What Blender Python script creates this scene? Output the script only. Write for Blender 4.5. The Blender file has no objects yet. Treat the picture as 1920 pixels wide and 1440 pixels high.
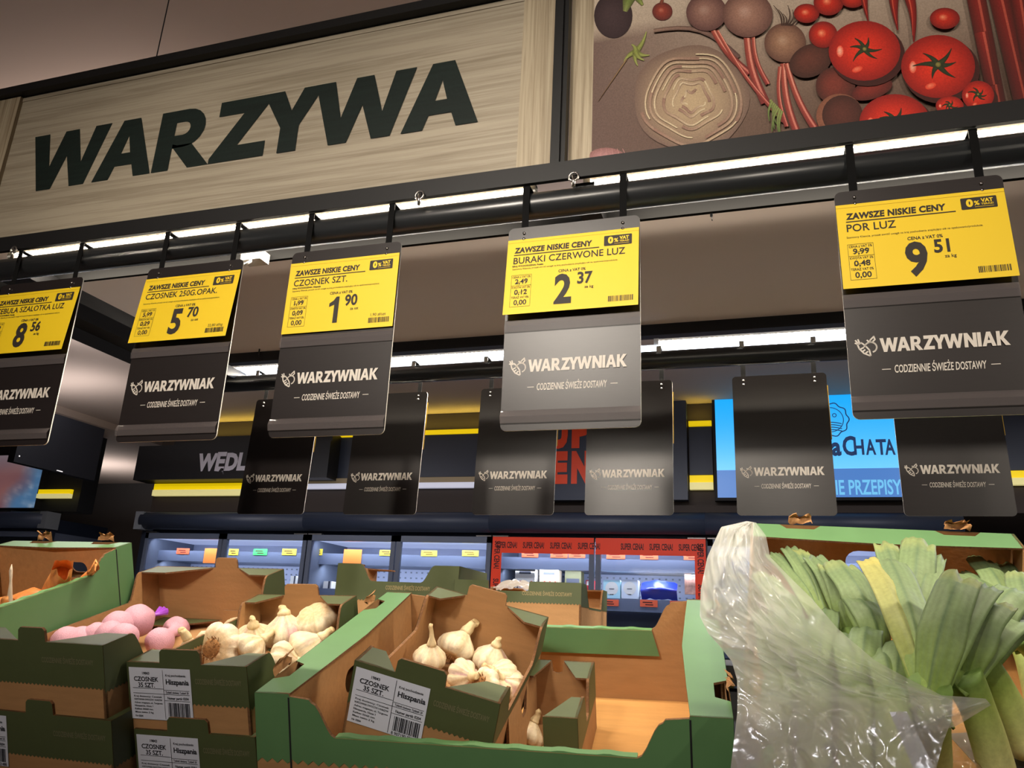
import bpy, math, random
from mathutils import Vector, Matrix, noise
random.seed(7)
S = bpy.context.scene
ZC = 1.40                                   # eye height of the photographer above the shop floor (m)
PI = math.pi
# ------------------------------------------------------------------ camera, world, light, exposure
F_PX, YAW, PITCH, ROLL = 1471.33, .318220, .301490, .0479622
def cam_axes():
    cy, sy, cp, sp = math.cos(YAW), math.sin(YAW), math.cos(PITCH), math.sin(PITCH)
    f = Vector((-sy*cp, cy*cp, sp)); r = Vector((cy, sy, 0)); u = r.cross(f)
    c, s = math.cos(ROLL), math.sin(ROLL)
    return r*c + u*s, u*c - r*s, f
CR, CU, CF = cam_axes()
cd = bpy.data.cameras.new('camera'); cam = bpy.data.objects.new('camera', cd); S.collection.objects.link(cam)
cd.sensor_fit = 'HORIZONTAL'; cd.sensor_width = 36; cd.lens = F_PX/1920*36; cd.clip_start = .02
m = Matrix.Identity(4)
for i, a in enumerate((CR, CU, -CF)):
    for k in range(3): m[k][i] = a[k]
m.translation = (0, 0, ZC); cam.matrix_world = m; S.camera = cam
S.view_settings.view_transform = 'Standard'; S.view_settings.look = 'None'
S.view_settings.gamma = 1; S.view_settings.use_curve_mapping = False
S.view_settings.exposure = 0.0
wd = bpy.data.worlds.new('shop_air'); S.world = wd; wd.use_nodes = True
bg = wd.node_tree.nodes['Background']; bg.inputs[0].default_value = (.95, .93, 1, 1); bg.inputs[1].default_value = .07
def area(name, loc, sx, sy, watts, col, rx=0, rz=0, spread=180):
    l = bpy.data.lights.new(name, 'AREA'); l.shape = 'RECTANGLE'; l.size = sx; l.size_y = sy; l.energy = watts; l.color = col
    l.spread = math.radians(spread)
    o = bpy.data.objects.new(name, l); S.collection.objects.link(o); o.location = (loc[0], loc[1], loc[2]+ZC)
    o.rotation_euler = (rx, 0, rz); return o
WARM, NEUT, COOL = (1, .88, .70), (1, .90, .78), (.72, .82, 1)
# shop luminaires hung under the ceiling: over the photographer's aisle and over the fridge aisle (down); the flood and the up-facing lamps are added fill
fl_ = area('sign_highlight_fill', (-.95, -1.6, 1.45), .62, .42, 3.2, (1, .90, .78), spread=42)  # added lamp, puts a bright sheen on the beetroot sign
fl_.rotation_euler = (Vector((-.27, 1.07, .48))-Vector((-.95, -1.6, 1.45))).to_track_quat('-Z', 'Y').to_euler()
area('aisle_light', (-.4, -1.9, 1.45), 1.6, .14, 4, (1, .90, .80))
for x, y, w in ((-1.6, -1.6, 9), (.5, -1.6, 9)):
    area('aisle_ceiling_fill', (x, y, 1.40), 1.5, .14, w, (1, .84, .76), PI)  # added fill without a fixture, brightens the ceiling from below
area('left_ceiling_fill', (-2.3, 1.9, 1.36), 1.2, .2, 5, (1, .86, .78), PI)  # added fill hidden behind the header, lifts the ceiling at upper left
area('fridge_ceiling_fill', (-5.0, 4.3, 1.2), 1.0, .3, 6, (.96, .93, .95), PI)  # added, no lamp body: lightens the ceiling seen between the left signs
area('alcove_ceiling_fill', (-7.2, 6.9, 1.05), 1.0, .3, 11, (.96, .93, .95), PI)  # added lamp out of sight, lightens the alcove ceiling
for x, w in ((-3.3, 30), (-.4, 17), (2.6, 17)):
    area('fridge_aisle_light', (x-.5, 3.5, 1.45), 1.5, .12, 40, (.94, .94, 1)); area('fridge_ceiling_fill', (x, 3.2, 1.26), 1.5, .3, w, (.96, .93, .95), PI)  # the second, up-facing lamp is added ceiling fill
# added fill spots across the aisle, narrow beams brightening the header boards and hanging signs
def spot(name, loc, aim, watts, col, deg, blend=1.):
    l = bpy.data.lights.new(name, 'SPOT'); l.energy = watts; l.color = col; l.spot_size = math.radians(deg); l.spot_blend = blend; l.shadow_soft_size = .06
    o = bpy.data.objects.new(name, l); S.collection.objects.link(o); o.location = (loc[0], loc[1], loc[2]+ZC)
    d = Vector(aim)-Vector(loc); o.rotation_euler = d.to_track_quat('-Z', 'Y').to_euler()
for x, xa in ((-1.65, -1.4), (-.9, -.8), (-.1, -.1), (2.0, .4)):
    spot('sign_fill_spot', (x, -1.7, 1.5), (xa, 1.08, .52), 118, (1, .89, .75), 35)  # added to brighten cards and boards while crate fronts stay dim
# shelf lamps behind the two hanging rails (their tubes are built further down)
area('front_rail_light', (-.92, 1.134, .711), 1.05, .010, 13, WARM, math.radians(-4))
area('front_rail_light', (.30, 1.134, .711), 1.0, .010, 13, WARM, math.radians(-4))
area('rear_rail_light', (-1.05, 1.862, .674), 1.2, .01, 16, WARM, math.radians(-6))
for x, w in ((-3.4, 3.0), (-.41, .16)): area('cove_glow', (x, 5.555, 1.487), w, .03, 1.1*w, (1, .78, .12), PI)
area('rear_rail_light', (.2, 1.862, .674), 1.1, .01, 16, WARM, math.radians(-6))

# ------------------------------------------------------------------ helpers
def ray(px, py):
    return CF + CR*((px-960)/F_PX) - CU*((py-720)/F_PX)
def at(px, py, Y):
    d = ray(px, py); return d*(Y/d.y)
def RM(yaw=0, tilt=0, roll=0):
    return (Matrix.Rotation(math.radians(yaw), 4, 'Z') @ Matrix.Rotation(math.radians(tilt), 4, 'X') @ Matrix.Rotation(math.radians(roll), 4, 'Y'))
def hit(M, px, py, z):                       # photo ray met with the local plane z of a crate
    n = (M.to_3x3() @ Vector((0, 0, 1))); o = M.translation - Vector((0, 0, ZC)); d = ray(px, py)
    p = d*((n.dot(o)+z)/n.dot(d)); return M.inverted() @ (p+Vector((0, 0, ZC)))
def pose(o, yaw=0, tilt=0, roll=0):
    return Matrix.Translation((o[0], o[1], o[2]+ZC)) @ RM(yaw, tilt, roll)
def lin(c):
    c /= 255; return c/12.92 if c <= .04045 else ((c+.055)/1.055)**2.4
def RGB(*c): return (lin(c[0]), lin(c[1]), lin(c[2]), 1)
MATS = {}
def mat(name, col=(128, 128, 128), rough=.6, metal=0, spec=.5, emit=0, ecol=None, noise_amt=0, nscale=(8, 8, 8), bump=0, bscale=60, attr=False, alpha=1, trans=0, sss=0):
    if name in MATS: return MATS[name]
    M = bpy.data.materials.new(name); M.use_nodes = True; N = M.node_tree.nodes; L = M.node_tree.links
    b = N['Principled BSDF']; c = RGB(*col)
    b.inputs['Base Color'].default_value = c; b.inputs['Roughness'].default_value = rough; b.inputs['Metallic'].default_value = metal
    b.inputs['Specular IOR Level'].default_value = spec
    if alpha < 1: b.inputs['Alpha'].default_value = alpha
    if emit:
        b.inputs['Emission Color'].default_value = RGB(*(ecol or col)); b.inputs['Emission Strength'].default_value = emit
    src = None
    if attr:
        a = N.new('ShaderNodeAttribute'); a.attribute_name = 'Col'; src = a.outputs['Color']
        if emit: L.new(src, b.inputs['Emission Color'])
    if noise_amt:
        tc = N.new('ShaderNodeTexCoord'); mp = N.new('ShaderNodeMapping'); mp.inputs['Scale'].default_value = nscale
        nz = N.new('ShaderNodeTexNoise'); nz.inputs['Scale'].default_value = 1; nz.inputs['Detail'].default_value = 6; nz.inputs['Roughness'].default_value = .6
        L.new(tc.outputs['Object'], mp.inputs[0]); L.new(mp.outputs[0], nz.inputs['Vector'])
        mr = N.new('ShaderNodeMapRange'); mr.inputs[1].default_value = .3; mr.inputs[2].default_value = .7
        mr.inputs[3].default_value = 1-noise_amt; mr.inputs[4].default_value = 1+noise_amt*.5
        L.new(nz.outputs[0], mr.inputs[0])
        mx = N.new('ShaderNodeMix'); mx.data_type = 'RGBA'; mx.blend_type = 'MULTIPLY'; mx.inputs[0].default_value = 1
        if src: L.new(src, mx.inputs[6])
        else: mx.inputs[6].default_value = c
        L.new(mr.outputs[0], mx.inputs[7]); src = mx.outputs[2]
    if src: L.new(src, b.inputs['Base Color'])
    if bump:
        tc = N.new('ShaderNodeTexCoord'); nz = N.new('ShaderNodeTexNoise'); nz.inputs['Scale'].default_value = bscale; nz.inputs['Detail'].default_value = 4
        L.new(tc.outputs['Object'], nz.inputs['Vector']); bp = N.new('ShaderNodeBump'); bp.inputs['Strength'].default_value = bump; bp.inputs['Distance'].default_value = .01
        L.new(nz.outputs[0], bp.inputs['Height']); L.new(bp.outputs[0], b.inputs['Normal'])
    if sss:
        b.inputs['Subsurface Weight'].default_value = sss; b.inputs['Subsurface Radius'].default_value = (.01, .008, .004)
    MATS[name] = M; return M
def wood(name, c1, c2, axis):
    if name in MATS: return MATS[name]
    M = bpy.data.materials.new(name); M.use_nodes = True; N = M.node_tree.nodes; L = M.node_tree.links; b = N['Principled BSDF']
    tc = N.new('ShaderNodeTexCoord'); mp = N.new('ShaderNodeMapping')
    mp.inputs['Scale'].default_value = (2.6, 60, 120) if axis == 'x' else (90, 60, 2.4)
    L.new(tc.outputs['Object'], mp.inputs[0])
    nz = N.new('ShaderNodeTexNoise'); nz.inputs['Scale'].default_value = 1.6; nz.inputs['Detail'].default_value = 8; nz.inputs['Roughness'].default_value = .62; nz.inputs['Distortion'].default_value = .9
    L.new(mp.outputs[0], nz.inputs['Vector'])
    n2 = N.new('ShaderNodeTexNoise'); n2.inputs['Scale'].default_value = .55; n2.inputs['Detail'].default_value = 3; L.new(mp.outputs[0], n2.inputs['Vector'])
    ad = N.new('ShaderNodeMath'); ad.operation = 'ADD'; L.new(nz.outputs[0], ad.inputs[0]); L.new(n2.outputs[0], ad.inputs[1])
    r = N.new('ShaderNodeValToRGB'); r.color_ramp.elements[0].position = .36; r.color_ramp.elements[0].color = RGB(*c2)
    r.color_ramp.elements[1].position = .56; r.color_ramp.elements[1].color = RGB(*c1)
    hf = N.new('ShaderNodeMath'); hf.operation = 'MULTIPLY'; hf.inputs[1].default_value = .5; L.new(ad.outputs[0], hf.inputs[0]); L.new(hf.outputs[0], r.inputs[0])
    L.new(r.outputs[0], b.inputs['Base Color']); b.inputs['Roughness'].default_value = .5
    bp = N.new('ShaderNodeBump'); bp.inputs['Strength'].default_value = .12; bp.inputs['Distance'].default_value = .004
    L.new(nz.outputs[0], bp.inputs['Height']); L.new(bp.outputs[0], b.inputs['Normal'])
    MATS[name] = M; return M
TXT = {}
def text2d(s, bold=0., shear=0., gap=1.):
    k = (s, bold, shear, gap)
    if k not in TXT:
        c = bpy.data.curves.new('t', 'FONT'); c.body = s; c.size = 1; c.offset = bold; c.shear = shear; c.resolution_u = 3; c.space_character = gap
        o = bpy.data.objects.new('t', c); me = bpy.data.meshes.new_from_object(o)
        v = [(q.co.x, q.co.y) for q in me.vertices]; f = [tuple(p.vertices) for p in me.polygons]
        bpy.data.objects.remove(o); bpy.data.curves.remove(c); bpy.data.meshes.remove(me)
        x0 = min((q[0] for q in v), default=0); x1 = max((q[0] for q in v), default=1)
        TXT[k] = (v, f, x0, x1)
    return TXT[k]
def arc(cx, cy, r, a0, a1, n=10):
    return [(cx+r*math.cos(math.radians(a0+(a1-a0)*i/n)), cy+r*math.sin(math.radians(a0+(a1-a0)*i/n))) for i in range(n+1)]
GL = {'W': (1.45, [[(0, 1), (.29, 1), (.43, .40), (.60, 1), (.85, 1), (1.02, .40), (1.16, 1), (1.45, 1), (1.16, 0), (.90, 0), (.725, .55), (.55, 0), (.29, 0)]]),
      'A': (1.02, [[(0, 0), (.36, 1), (.51, 1), (.51, .72), (.43, .42), (.51, .42), (.51, .21), (.36, .21), (.29, 0)], [(.51, 1), (.66, 1), (1.02, 0), (.73, 0), (.66, .21), (.51, .21), (.51, .42), (.59, .42), (.51, .72)]]),
      'R': (.92, [[(0, 0), (.28, 0), (.28, 1), (0, 1)], [(.28, .36)] + arc(.46, .68, .32, -90, 90) + [(.28, 1), (.28, .79)] + arc(.42, .68, .11, 90, -90, 8) + [(.28, .57)], [(.28, .43), (.36, .40), (.60, .40), (.94, 0), (.60, 0), (.28, .38)]]),
      'Z': (.88, [[(.05, 1), (.88, 1), (.88, .92), (.42, .24), (.86, .24), (.86, 0), (0, 0), (0, .08), (.46, .76), (.05, .76)]]),
      'Y': (.94, [[(0, 1), (.32, 1), (.47, .66), (.62, 1), (.94, 1), (.61, .40), (.61, 0), (.33, 0), (.33, .40)]]),
      'N': (.94, [[(0, 0), (0, 1), (.28, 1), (.66, .44), (.66, 1), (.94, 1), (.94, 0), (.66, 0), (.28, .56), (.28, 0)]]),
      'I': (.28, [[(0, 0), (.28, 0), (.28, 1), (0, 1)]]),
      'K': (.96, [[(0, 0), (.28, 0), (.28, 1), (0, 1)], [(.28, .60), (.58, 1), (.93, 1), (.53, .54), (.98, 0), (.62, 0), (.28, .46)]])}
class MB:
    def __init__(s): s.v = []; s.f = []; s.m = []; s.sm = []; s.mats = []; s.c = {}
    def mi(s, M):
        if M not in s.mats: s.mats.append(M)
        return s.mats.index(M)
    def add(s, vs, fs, M, smooth=False, cols=None):
        n = len(s.v); s.v += [tuple(v) for v in vs]; k = s.mi(M)
        for f in fs: s.f.append(tuple(n+i for i in f)); s.m.append(k); s.sm.append(smooth)
        if cols:
            for i, c in enumerate(cols): s.c[n+i] = c
    def box(s, a, b, M, R=None):
        x0, y0, z0 = a; x1, y1, z1 = b
        vs = [Vector(q) for q in ((x0, y0, z0), (x1, y0, z0), (x1, y1, z0), (x0, y1, z0), (x0, y0, z1), (x1, y0, z1), (x1, y1, z1), (x0, y1, z1))]
        if R: vs = [R @ v for v in vs]
        s.add(vs, [(0, 3, 2, 1), (4, 5, 6, 7), (0, 1, 5, 4), (1, 2, 6, 5), (2, 3, 7, 6), (3, 0, 4, 7)], M)
    def flat(s, pts, fr, M, off=0):
        O, U, V = [Vector(q) for q in fr]; N = U.cross(V).normalized()
        s.add([O+U*p[0]+V*p[1]+N*off for p in pts], [tuple(range(len(pts)))], M)
    def rect(s, u0, v0, u1, v1, fr, M, off=0): s.flat([(u0, v0), (u1, v0), (u1, v1), (u0, v1)], fr, M, off)
    def slab(s, pts, t, fr, mo, mi_=None, me=None):
        O, U, V = [Vector(q) for q in fr]; N = U.cross(V).normalized(); n = len(pts)
        a = sum(pts[i][0]*pts[(i+1) % n][1]-pts[(i+1) % n][0]*pts[i][1] for i in range(n))
        if a < 0: pts = pts[::-1]
        A = [O+U*p[0]+V*p[1] for p in pts]; B = [q-N*t for q in A]
        s.add(A, [tuple(range(n))], mo); s.add(B, [tuple(range(n-1, -1, -1))], mi_ or mo)
        s.add(A+B, [(i, n+i, n+(i+1) % n, (i+1) % n) for i in range(n)], me or mi_ or mo)
    def tube(s, pts, r, M, n=10, cap=True, smooth=True, cols=None):
        pts = [Vector(p) for p in pts]; rs = r if isinstance(r, (list, tuple)) else [r]*len(pts); vs = []; cs = []; fs = []; a = None
        for i, p in enumerate(pts):
            d = (pts[min(i+1, len(pts)-1)]-pts[max(i-1, 0)]).normalized()
            if a is None: a = d.orthogonal().normalized()
            a = (a-d*a.dot(d)).normalized(); b = d.cross(a)
            for k in range(n):
                t = 2*PI*k/n; vs.append(p+(a*math.cos(t)+b*math.sin(t))*rs[i])
                if cols: cs.append(cols[i])
        for i in range(len(pts)-1):
            for k in range(n): fs.append((i*n+k, i*n+(k+1) % n, (i+1)*n+(k+1) % n, (i+1)*n+k))
        if cap: fs += [tuple(range(n-1, -1, -1)), tuple((len(pts)-1)*n+k for k in range(n))]
        s.add(vs, fs, M, smooth, cs or None)
    def grid(s, P, M, smooth=True, cols=None):
        R, Cn = len(P), len(P[0]); vs = [q for r in P for q in r]
        fs = [(i*Cn+j, i*Cn+j+1, (i+1)*Cn+j+1, (i+1)*Cn+j) for i in range(R-1) for j in range(Cn-1)]
        s.add(vs, fs, M, smooth, [q for r in cols for q in r] if cols else None)
    def ribbon(s, pts, w, fr, M, off=0):
        n = len(pts)
        for i in range(n-1):
            (x0, y0), (x1, y1) = pts[i], pts[i+1]; l = math.hypot(x1-x0, y1-y0) or 1; nx, ny = -(y1-y0)/l*w/2, (x1-x0)/l*w/2
            ex, ey = (x1-x0)/l*w*.3, (y1-y0)/l*w*.3
            s.flat([(x0-nx-ex, y0-ny-ey), (x1-nx+ex, y1-ny+ey), (x1+nx+ex, y1+ny+ey), (x0+nx-ex, y0+ny-ey)], fr, M, off)
    def text(s, st, u, v, h, fr, M, off=.0004, bold=0., shear=0., sx=1., align='L', width=None, gap=1.):
        vs, fs, x0, x1 = text2d(st, bold, shear, gap); k = h/.70
        if width: sx = width/((x1-x0)*k)
        dx = {'L': -x0, 'C': -(x0+x1)/2, 'R': -x1}[align]
        O, U, V = [Vector(q) for q in fr]; N = U.cross(V).normalized()
        s.add([O+U*(u+(p[0]+dx)*k*sx)+V*(v+p[1]*k)+N*off for p in vs], fs, M)
    def heavy(s, st, u, v, h, fr, M, off=.0004, shear=0., gap=.05, width=None, extrude=0):
        kern = lambda i: .16 if st[i:i+2] in ('WA', 'YW', 'ZY') else 0
        tot = sum(GL[c][0] for c in st)+gap*(len(st)-1)-sum(kern(i) for i in range(len(st))); x = 0; k = width/tot if width else h
        for i, ch in enumerate(st):
            for poly in GL[ch][1]:
                pts = [(u+(x+p[0])*k+p[1]*h*shear, v+p[1]*h) for p in poly]
                if extrude: 
                    O, U, V = [Vector(q) for q in fr]; N = U.cross(V).normalized(); s.slab(pts, extrude, (O+N*(off+extrude), U, V), M)
                else: s.flat(pts, fr, M, off+.00012*i)
            x += GL[ch][0]+gap-kern(i)
    def build(s, name, parent=None, M=None):
        me = bpy.data.meshes.new(name); me.from_pydata(s.v, [], s.f)
        for q in s.mats: me.materials.append(q)
        me.polygons.foreach_set('material_index', s.m); me.polygons.foreach_set('use_smooth', s.sm)
        if s.c:
            a = me.color_attributes.new('Col', 'FLOAT_COLOR', 'POINT')
            for i in range(len(s.v)): a.data[i].color = s.c.get(i, (1, 1, 1, 1))
        me.update(); o = bpy.data.objects.new(name, me); S.collection.objects.link(o)
        if parent: o.parent = parent
        elif M is not None: o.matrix_world = M
        else: o.location = (0, 0, ZC)
        return o
def tag(o, label, cat, group=None):
    o['label'] = label; o['category'] = cat
    if group: o['group'] = group
    return o
def thing(name, M, label, cat, group=None):
    o = bpy.data.objects.new(name, None); S.collection.objects.link(o); o.matrix_world = M; o.empty_display_size = .05
    return tag(o, label, cat, group)
def struct(o): o['kind'] = 'structure'; return o
def children(o): return [c for c in S.objects if c.parent == o]
def copy_tree(o, parent=None):
    kids = children(o); c = o.copy(); S.collection.objects.link(c)
    if parent: c.parent = parent
    for k in kids: copy_tree(k, c)
    return c
def LOC(x, y, z): return Matrix.Translation((x, y, z+ZC))

# ------------------------------------------------------------------ materials
black = mat('black_metal', (15, 15, 17), .45, spec=.3); strapm = mat('black_strap', (9, 9, 10), .8, spec=.15)
blackm = mat('black_matt', (16, 16, 19), .7)
tubem = mat('black_tube', (40, 42, 44), .3, spec=.6)
white = mat('white_plastic', (205, 203, 200), .5)
led = mat('led_glow', (255, 255, 255), emit=40, ecol=(255, 240, 220))
ledsoft = mat('led_diffuser', (235, 235, 235), .4, emit=6, ecol=(255, 238, 218))
panelm = mat('sign_board_dark', (34, 28, 28), .33, spec=.35, noise_amt=.12, nscale=(30, 30, 220), bump=.004, bscale=300)
edgem = mat('sign_edge_white', (225, 222, 215), .5)
prt = mat('sign_print', (222, 214, 203), .55)
clear = mat('clear_strip', (120, 112, 112), .18, spec=.8, alpha=.45)
yel = mat('card_yellow', (250, 212, 8), .5)
ink = mat('card_ink', (36, 26, 16), .6)
kraft = mat('kraft_board', (164, 122, 78), .8, noise_amt=.12, nscale=(14, 90, 90), bump=.05, bscale=160)
kraftd = mat('kraft_edge', (120, 82, 50), .9, noise_amt=.5, nscale=(260, 260, 260))
olive = mat('olive_print', (72, 80, 47), .55, noise_amt=.06, nscale=(25, 25, 25))
green = mat('green_print', (86, 124, 80), .5, noise_amt=.06, nscale=(20, 20, 20))
tanink = mat('tan_lettering', (150, 132, 92), .6)
paper = mat('label_paper', (204, 208, 222), .55)
navy = mat('navy_panel', (48, 57, 76), .45)
dark = mat('dark_panel', (30, 31, 34), .6)

# ------------------------------------------------------------------ setting
b = MB(); b.box((-9, -5, -ZC-.05), (6, 8.2, -ZC), mat('floor_tiles', (130, 126, 122), .35, noise_amt=.1)); struct(b.build('floor'))
ceilm = mat('ceiling_paint', (176, 158, 146), .9, spec=.05)
b = MB(); b.box((-5.64, -5, 1.62), (6, 8.2, 1.70), ceilm)
b.box((-9, -5, 1.56), (-5.64, 8.2, 1.70), ceilm); struct(b.build('ceiling'))
b = MB(); b.box((-9, 8.1, -ZC), (6, 8.2, 1.62), mat('wall_dark', (66, 62, 60), .8)); struct(b.build('wall_back'))
b = MB(); b.box((-9.1, -5, -ZC), (-9, 8.2, 1.62), mat('wall_light', (150, 146, 142), .8)); struct(b.build('wall_left'))
b = MB(); b.box((6, -5, -ZC), (6.1, 8.2, 1.62), MATS['wall_light']); struct(b.build('wall_right'))
# dark bulkhead over the fridge run
b = MB(); b.box((-5.13, 5.62, .83), (5.9, 8.05, 1.615), mat('bulkhead_brown', (58, 48, 42), .7)); struct(b.build('trim_1'))
b = MB(); b.box((-8.9, 5.62, .83), (-5.95, 5.80, 1.55), dark); struct(b.build('trim_2'))
b = MB(); b.box((-5.95, 7.5, -ZC), (-5.13, 7.6, 1.1), dark); struct(b.build('trim_3'))

# ------------------------------------------------------------------ display island: canopy frame
XL, XR = -1.66, 1.0
t = thing('canopy_frame', LOC(-.3, 1.1, .68), 'black metal canopy frame carrying the header boards and hanging rails above the crates', 'frame')
def cpart(name, boxes, mt=black):
    b = MB()
    for p, q in boxes: b.box([p[i]-(-.3, 1.1, .68)[i] for i in range(3)], [q[i]-(-.3, 1.1, .68)[i] for i in range(3)], mt)
    return b.build(name, t)
cpart('top_rail', [((XL, 1.09, 1.116), (XR, 1.125, 1.136))])
cpart('bottom_rail', [((XL, 1.066, .690), (XR, 1.074, .719)), ((XL, 1.066, .719), (XR, 1.070, .7225))])
cpart('inner_rail', [((XL, 1.19, .672), (XR, 1.198, .694))], strapm)
cpart('upright', [((-.309, 1.080, .719), (-.284, 1.10, 1.118)), ((-.301, 1.074, .719), (-.292, 1.081, 1.118))])
cpart('side_beam', [((-1.515, 1.12, .65), (-1.437, 1.92, .68))])
cpart('side_beam', [((-1.655, 1.12, .65), (-1.575, 1.92, .68))])
cpart('rear_rail', [((XL, 1.90, .735), (XR, 1.93, .765))])
cpart('bracket', [((-.27, 1.085, .665), (-.235, 1.21, .69))])
# ------------------------------------------------------------------ header boards
wx = wood('pale_ash_board', (172, 161, 141), (136, 124, 104), 'x'); wz = wood('pale_ash_upright', (182, 168, 142), (128, 110, 84), 'z')
letter = mat('letter_dark_green', (20, 33, 29), .5, spec=.2, noise_amt=.35, nscale=(5, 60, 130), bump=.04, bscale=120)
t = thing('header_signboard', LOC(-1.0, 1.11, .92), 'long pale wood header board with large slanted dark WARZYWA lettering', 'sign')
b = MB(); b.box((-.583, 0, -.199), (.625, .012, .194), wx); b.box((-.583, -.002, -.199), (.69, .0, -.190), wx); b.box((-.583, -.0015, .184), (.69, .0, .1945), wx)
b.build('panel', t)
fr = ((-1.0, 0, 0), (1, 0, 0), (0, 0, 1))
b = MB()
# lettering placed on the board: baseline and size measured on the board itself
b.heavy('WARZYWA', .4855, -.064, .143, fr, letter, off=.0008, shear=0, gap=.02, width=1.062)
b.build('lettering', t)
b = MB(); b.box((-.66, -.008, -.199), (-.583, .012, .194), wz); b.build('side_board', t)
b = MB(); b.box((.625, -.006, -.199), (.692, .012, .194), wz); b.build('side_board', t)

t = thing('vegetable_picture', LOC(.35, 1.11, .92), 'header board with a photo print of tomatoes, beets and a cut cabbage', 'picture')
b = MB(); b.box((-.634, -.006, -.199), (-.594, .012, .194), wz); b.build('side_board', t)
pm = mat('photo_print', attr=True, rough=.55, spec=.25, noise_amt=.22, nscale=(420, 420, 420))
b = MB(); FR = Vector((.35, 1.11, .92))
def pl(px, py, k=0):                          # a spot on the print
    q = at(px, py, 1.102); return Vector((q.x, 1.1015-k*.00006, q.z))-FR
def L3(c): return RGB(*c)
def mixc(a, c, f): return tuple(a[i]*(1-f)+c[i]*f for i in range(3))
G = []; GC = []
for j in range(15):
    row = []; cr = []
    for i in range(31):
        u, v = i/30, j/14; p = Vector((-.594+1.24*u, -.0078, -.199+.393*v)); row.append(p)
        c = mixc((112, 88, 74), (206, 190, 170), min(1, max(0, v*1.25-.15)))
        c = mixc(c, (120, 112, 104), min(1, max(0, (u-.45)*2.2))*(v > .2))
        c = mixc(c, (62, 44, 36), max(0, .5-v)*max(0, .9-abs(u-.5)*1.5))
        c = mixc(c, (98, 76, 70), max(0, 1-u*5)*.8*(v < .7)); cr.append(L3(c))
    G.append(row); GC.append(cr)
b.grid(G, pm, False, GC); KL = [2]
def blob(px, py, rx, ry, cc, ce, hx=-.3, hy=-.3, n=28, rings=6, rot=0, hl=None, wob=0):
    KL[0] += 1; vs = [pl(px+hx*rx*.5, py+hy*ry*.5, KL[0])]; cs = [L3(hl or cc)]; fs = []; ca, sa = math.cos(math.radians(rot)), math.sin(math.radians(rot))
    for r in range(1, rings+1):
        f = r/rings; ox, oy = hx*rx*.5*(1-f), hy*ry*.5*(1-f)
        for k in range(n):
            a = 2*PI*k/n; w = 1+wob*math.sin(a*5+px); x, y = rx*f*math.cos(a)*w, ry*f*math.sin(a)*w
            vs.append(pl(px+ox+x*ca-y*sa, py+oy+x*sa+y*ca, KL[0])); q = mixc(cc, ce, f**1.8)
            if hl and r == 1: q = mixc(hl, cc, .5)
            cs.append(L3(q))
    fs += [(0, 1+(k+1) % n, 1+k) for k in range(n)]
    for r in range(rings-1):
        for k in range(n): fs.append((1+r*n+k, 1+r*n+(k+1) % n, 1+(r+1)*n+(k+1) % n, 1+(r+1)*n+k))
    b.add(vs, [f[::-1] for f in fs], pm, False, cs)
def stroke(pts, w0, w1, c0, c1, edge=.6):
    KL[0] += 1; n = len(pts); vs = []; cs = []; fs = []
    for i, (x, y) in enumerate(pts):
        x0, y0 = pts[max(i-1, 0)]; x1, y1 = pts[min(i+1, n-1)]; l = math.hypot(x1-x0, y1-y0) or 1; nx, ny = -(y1-y0)/l, (x1-x0)/l
        f = i/(n-1); w = (w0*(1-f)+w1*f)/2; c = mixc(c0, c1, f)
        for k in (-1, 0, 1): vs.append(pl(x+nx*w*k, y+ny*w*k, KL[0])); cs.append(L3(c if k == 0 else mixc(c, (30, 18, 12), 1-edge)))
    for i in range(n-1):
        for k in (0, 1): fs.append((i*3+k, i*3+k+1, (i+1)*3+k+1, (i+1)*3+k))
    b.add(vs, fs, pm, False, cs)
def curve(x0, y0, x1, y1, bend=0, n=8):
    l = math.hypot(x1-x0, y1-y0); nx, ny = -(y1-y0)/l, (x1-x0)/l
    return [(x0+(x1-x0)*i/n+nx*bend*math.sin(PI*i/n), y0+(y1-y0)*i/n+ny*bend*math.sin(PI*i/n)) for i in range(n+1)]
blob(1150, 30, 36, 42, (70, 52, 54), (52, 36, 38)); stroke(curve(1180, -6, 1172, 22), 26, 8, (110, 130, 60), (150, 160, 90)); stroke(curve(1195, -5, 1205, 10), 14, 5, (120, 140, 70), (160, 170, 90))
blob(1242, 22, 19, 17, (150, 60, 44), (96, 40, 34), hl=(190, 110, 90)); stroke(curve(1240, 8, 1244, -8), 8, 3, (130, 60, 44), (160, 100, 70))
for dx, dy in ((20, -38), (-22, 18), (26, 6), (4, 26), (-8, -14), (16, 16)): stroke(curve(1192, 98, 1192+dx, 98+dy, 3), 12, 2, (140, 150, 70), (170, 176, 100))
stroke(curve(1175, 112, 1122, 190), 3, 1, (160, 130, 90), (120, 90, 70))
blob(1296, 186, 108, 100, (188, 164, 130), (120, 96, 84), 0, 0, 40, 6, wob=.02)
for r in range(10):
    for q in range(3):
        a0 = random.uniform(0, 6.28); sp = random.uniform(1.2, 2.6); R = 16+r*8.6
        stroke([(1296+(R+4*math.sin(3*(a0+sp*i/16)))*math.cos(a0+sp*i/16), 186+(R*.92+4*math.sin(5*(a0+sp*i/16)))*math.sin(a0+sp*i/16)) for i in range(17)], 2.5, 6, (222, 204, 168), (150, 116, 100), .9)
stroke(curve(1226, 60, 1385, 110, -26), 7, 10, (150, 120, 104), (110, 80, 74))
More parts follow.
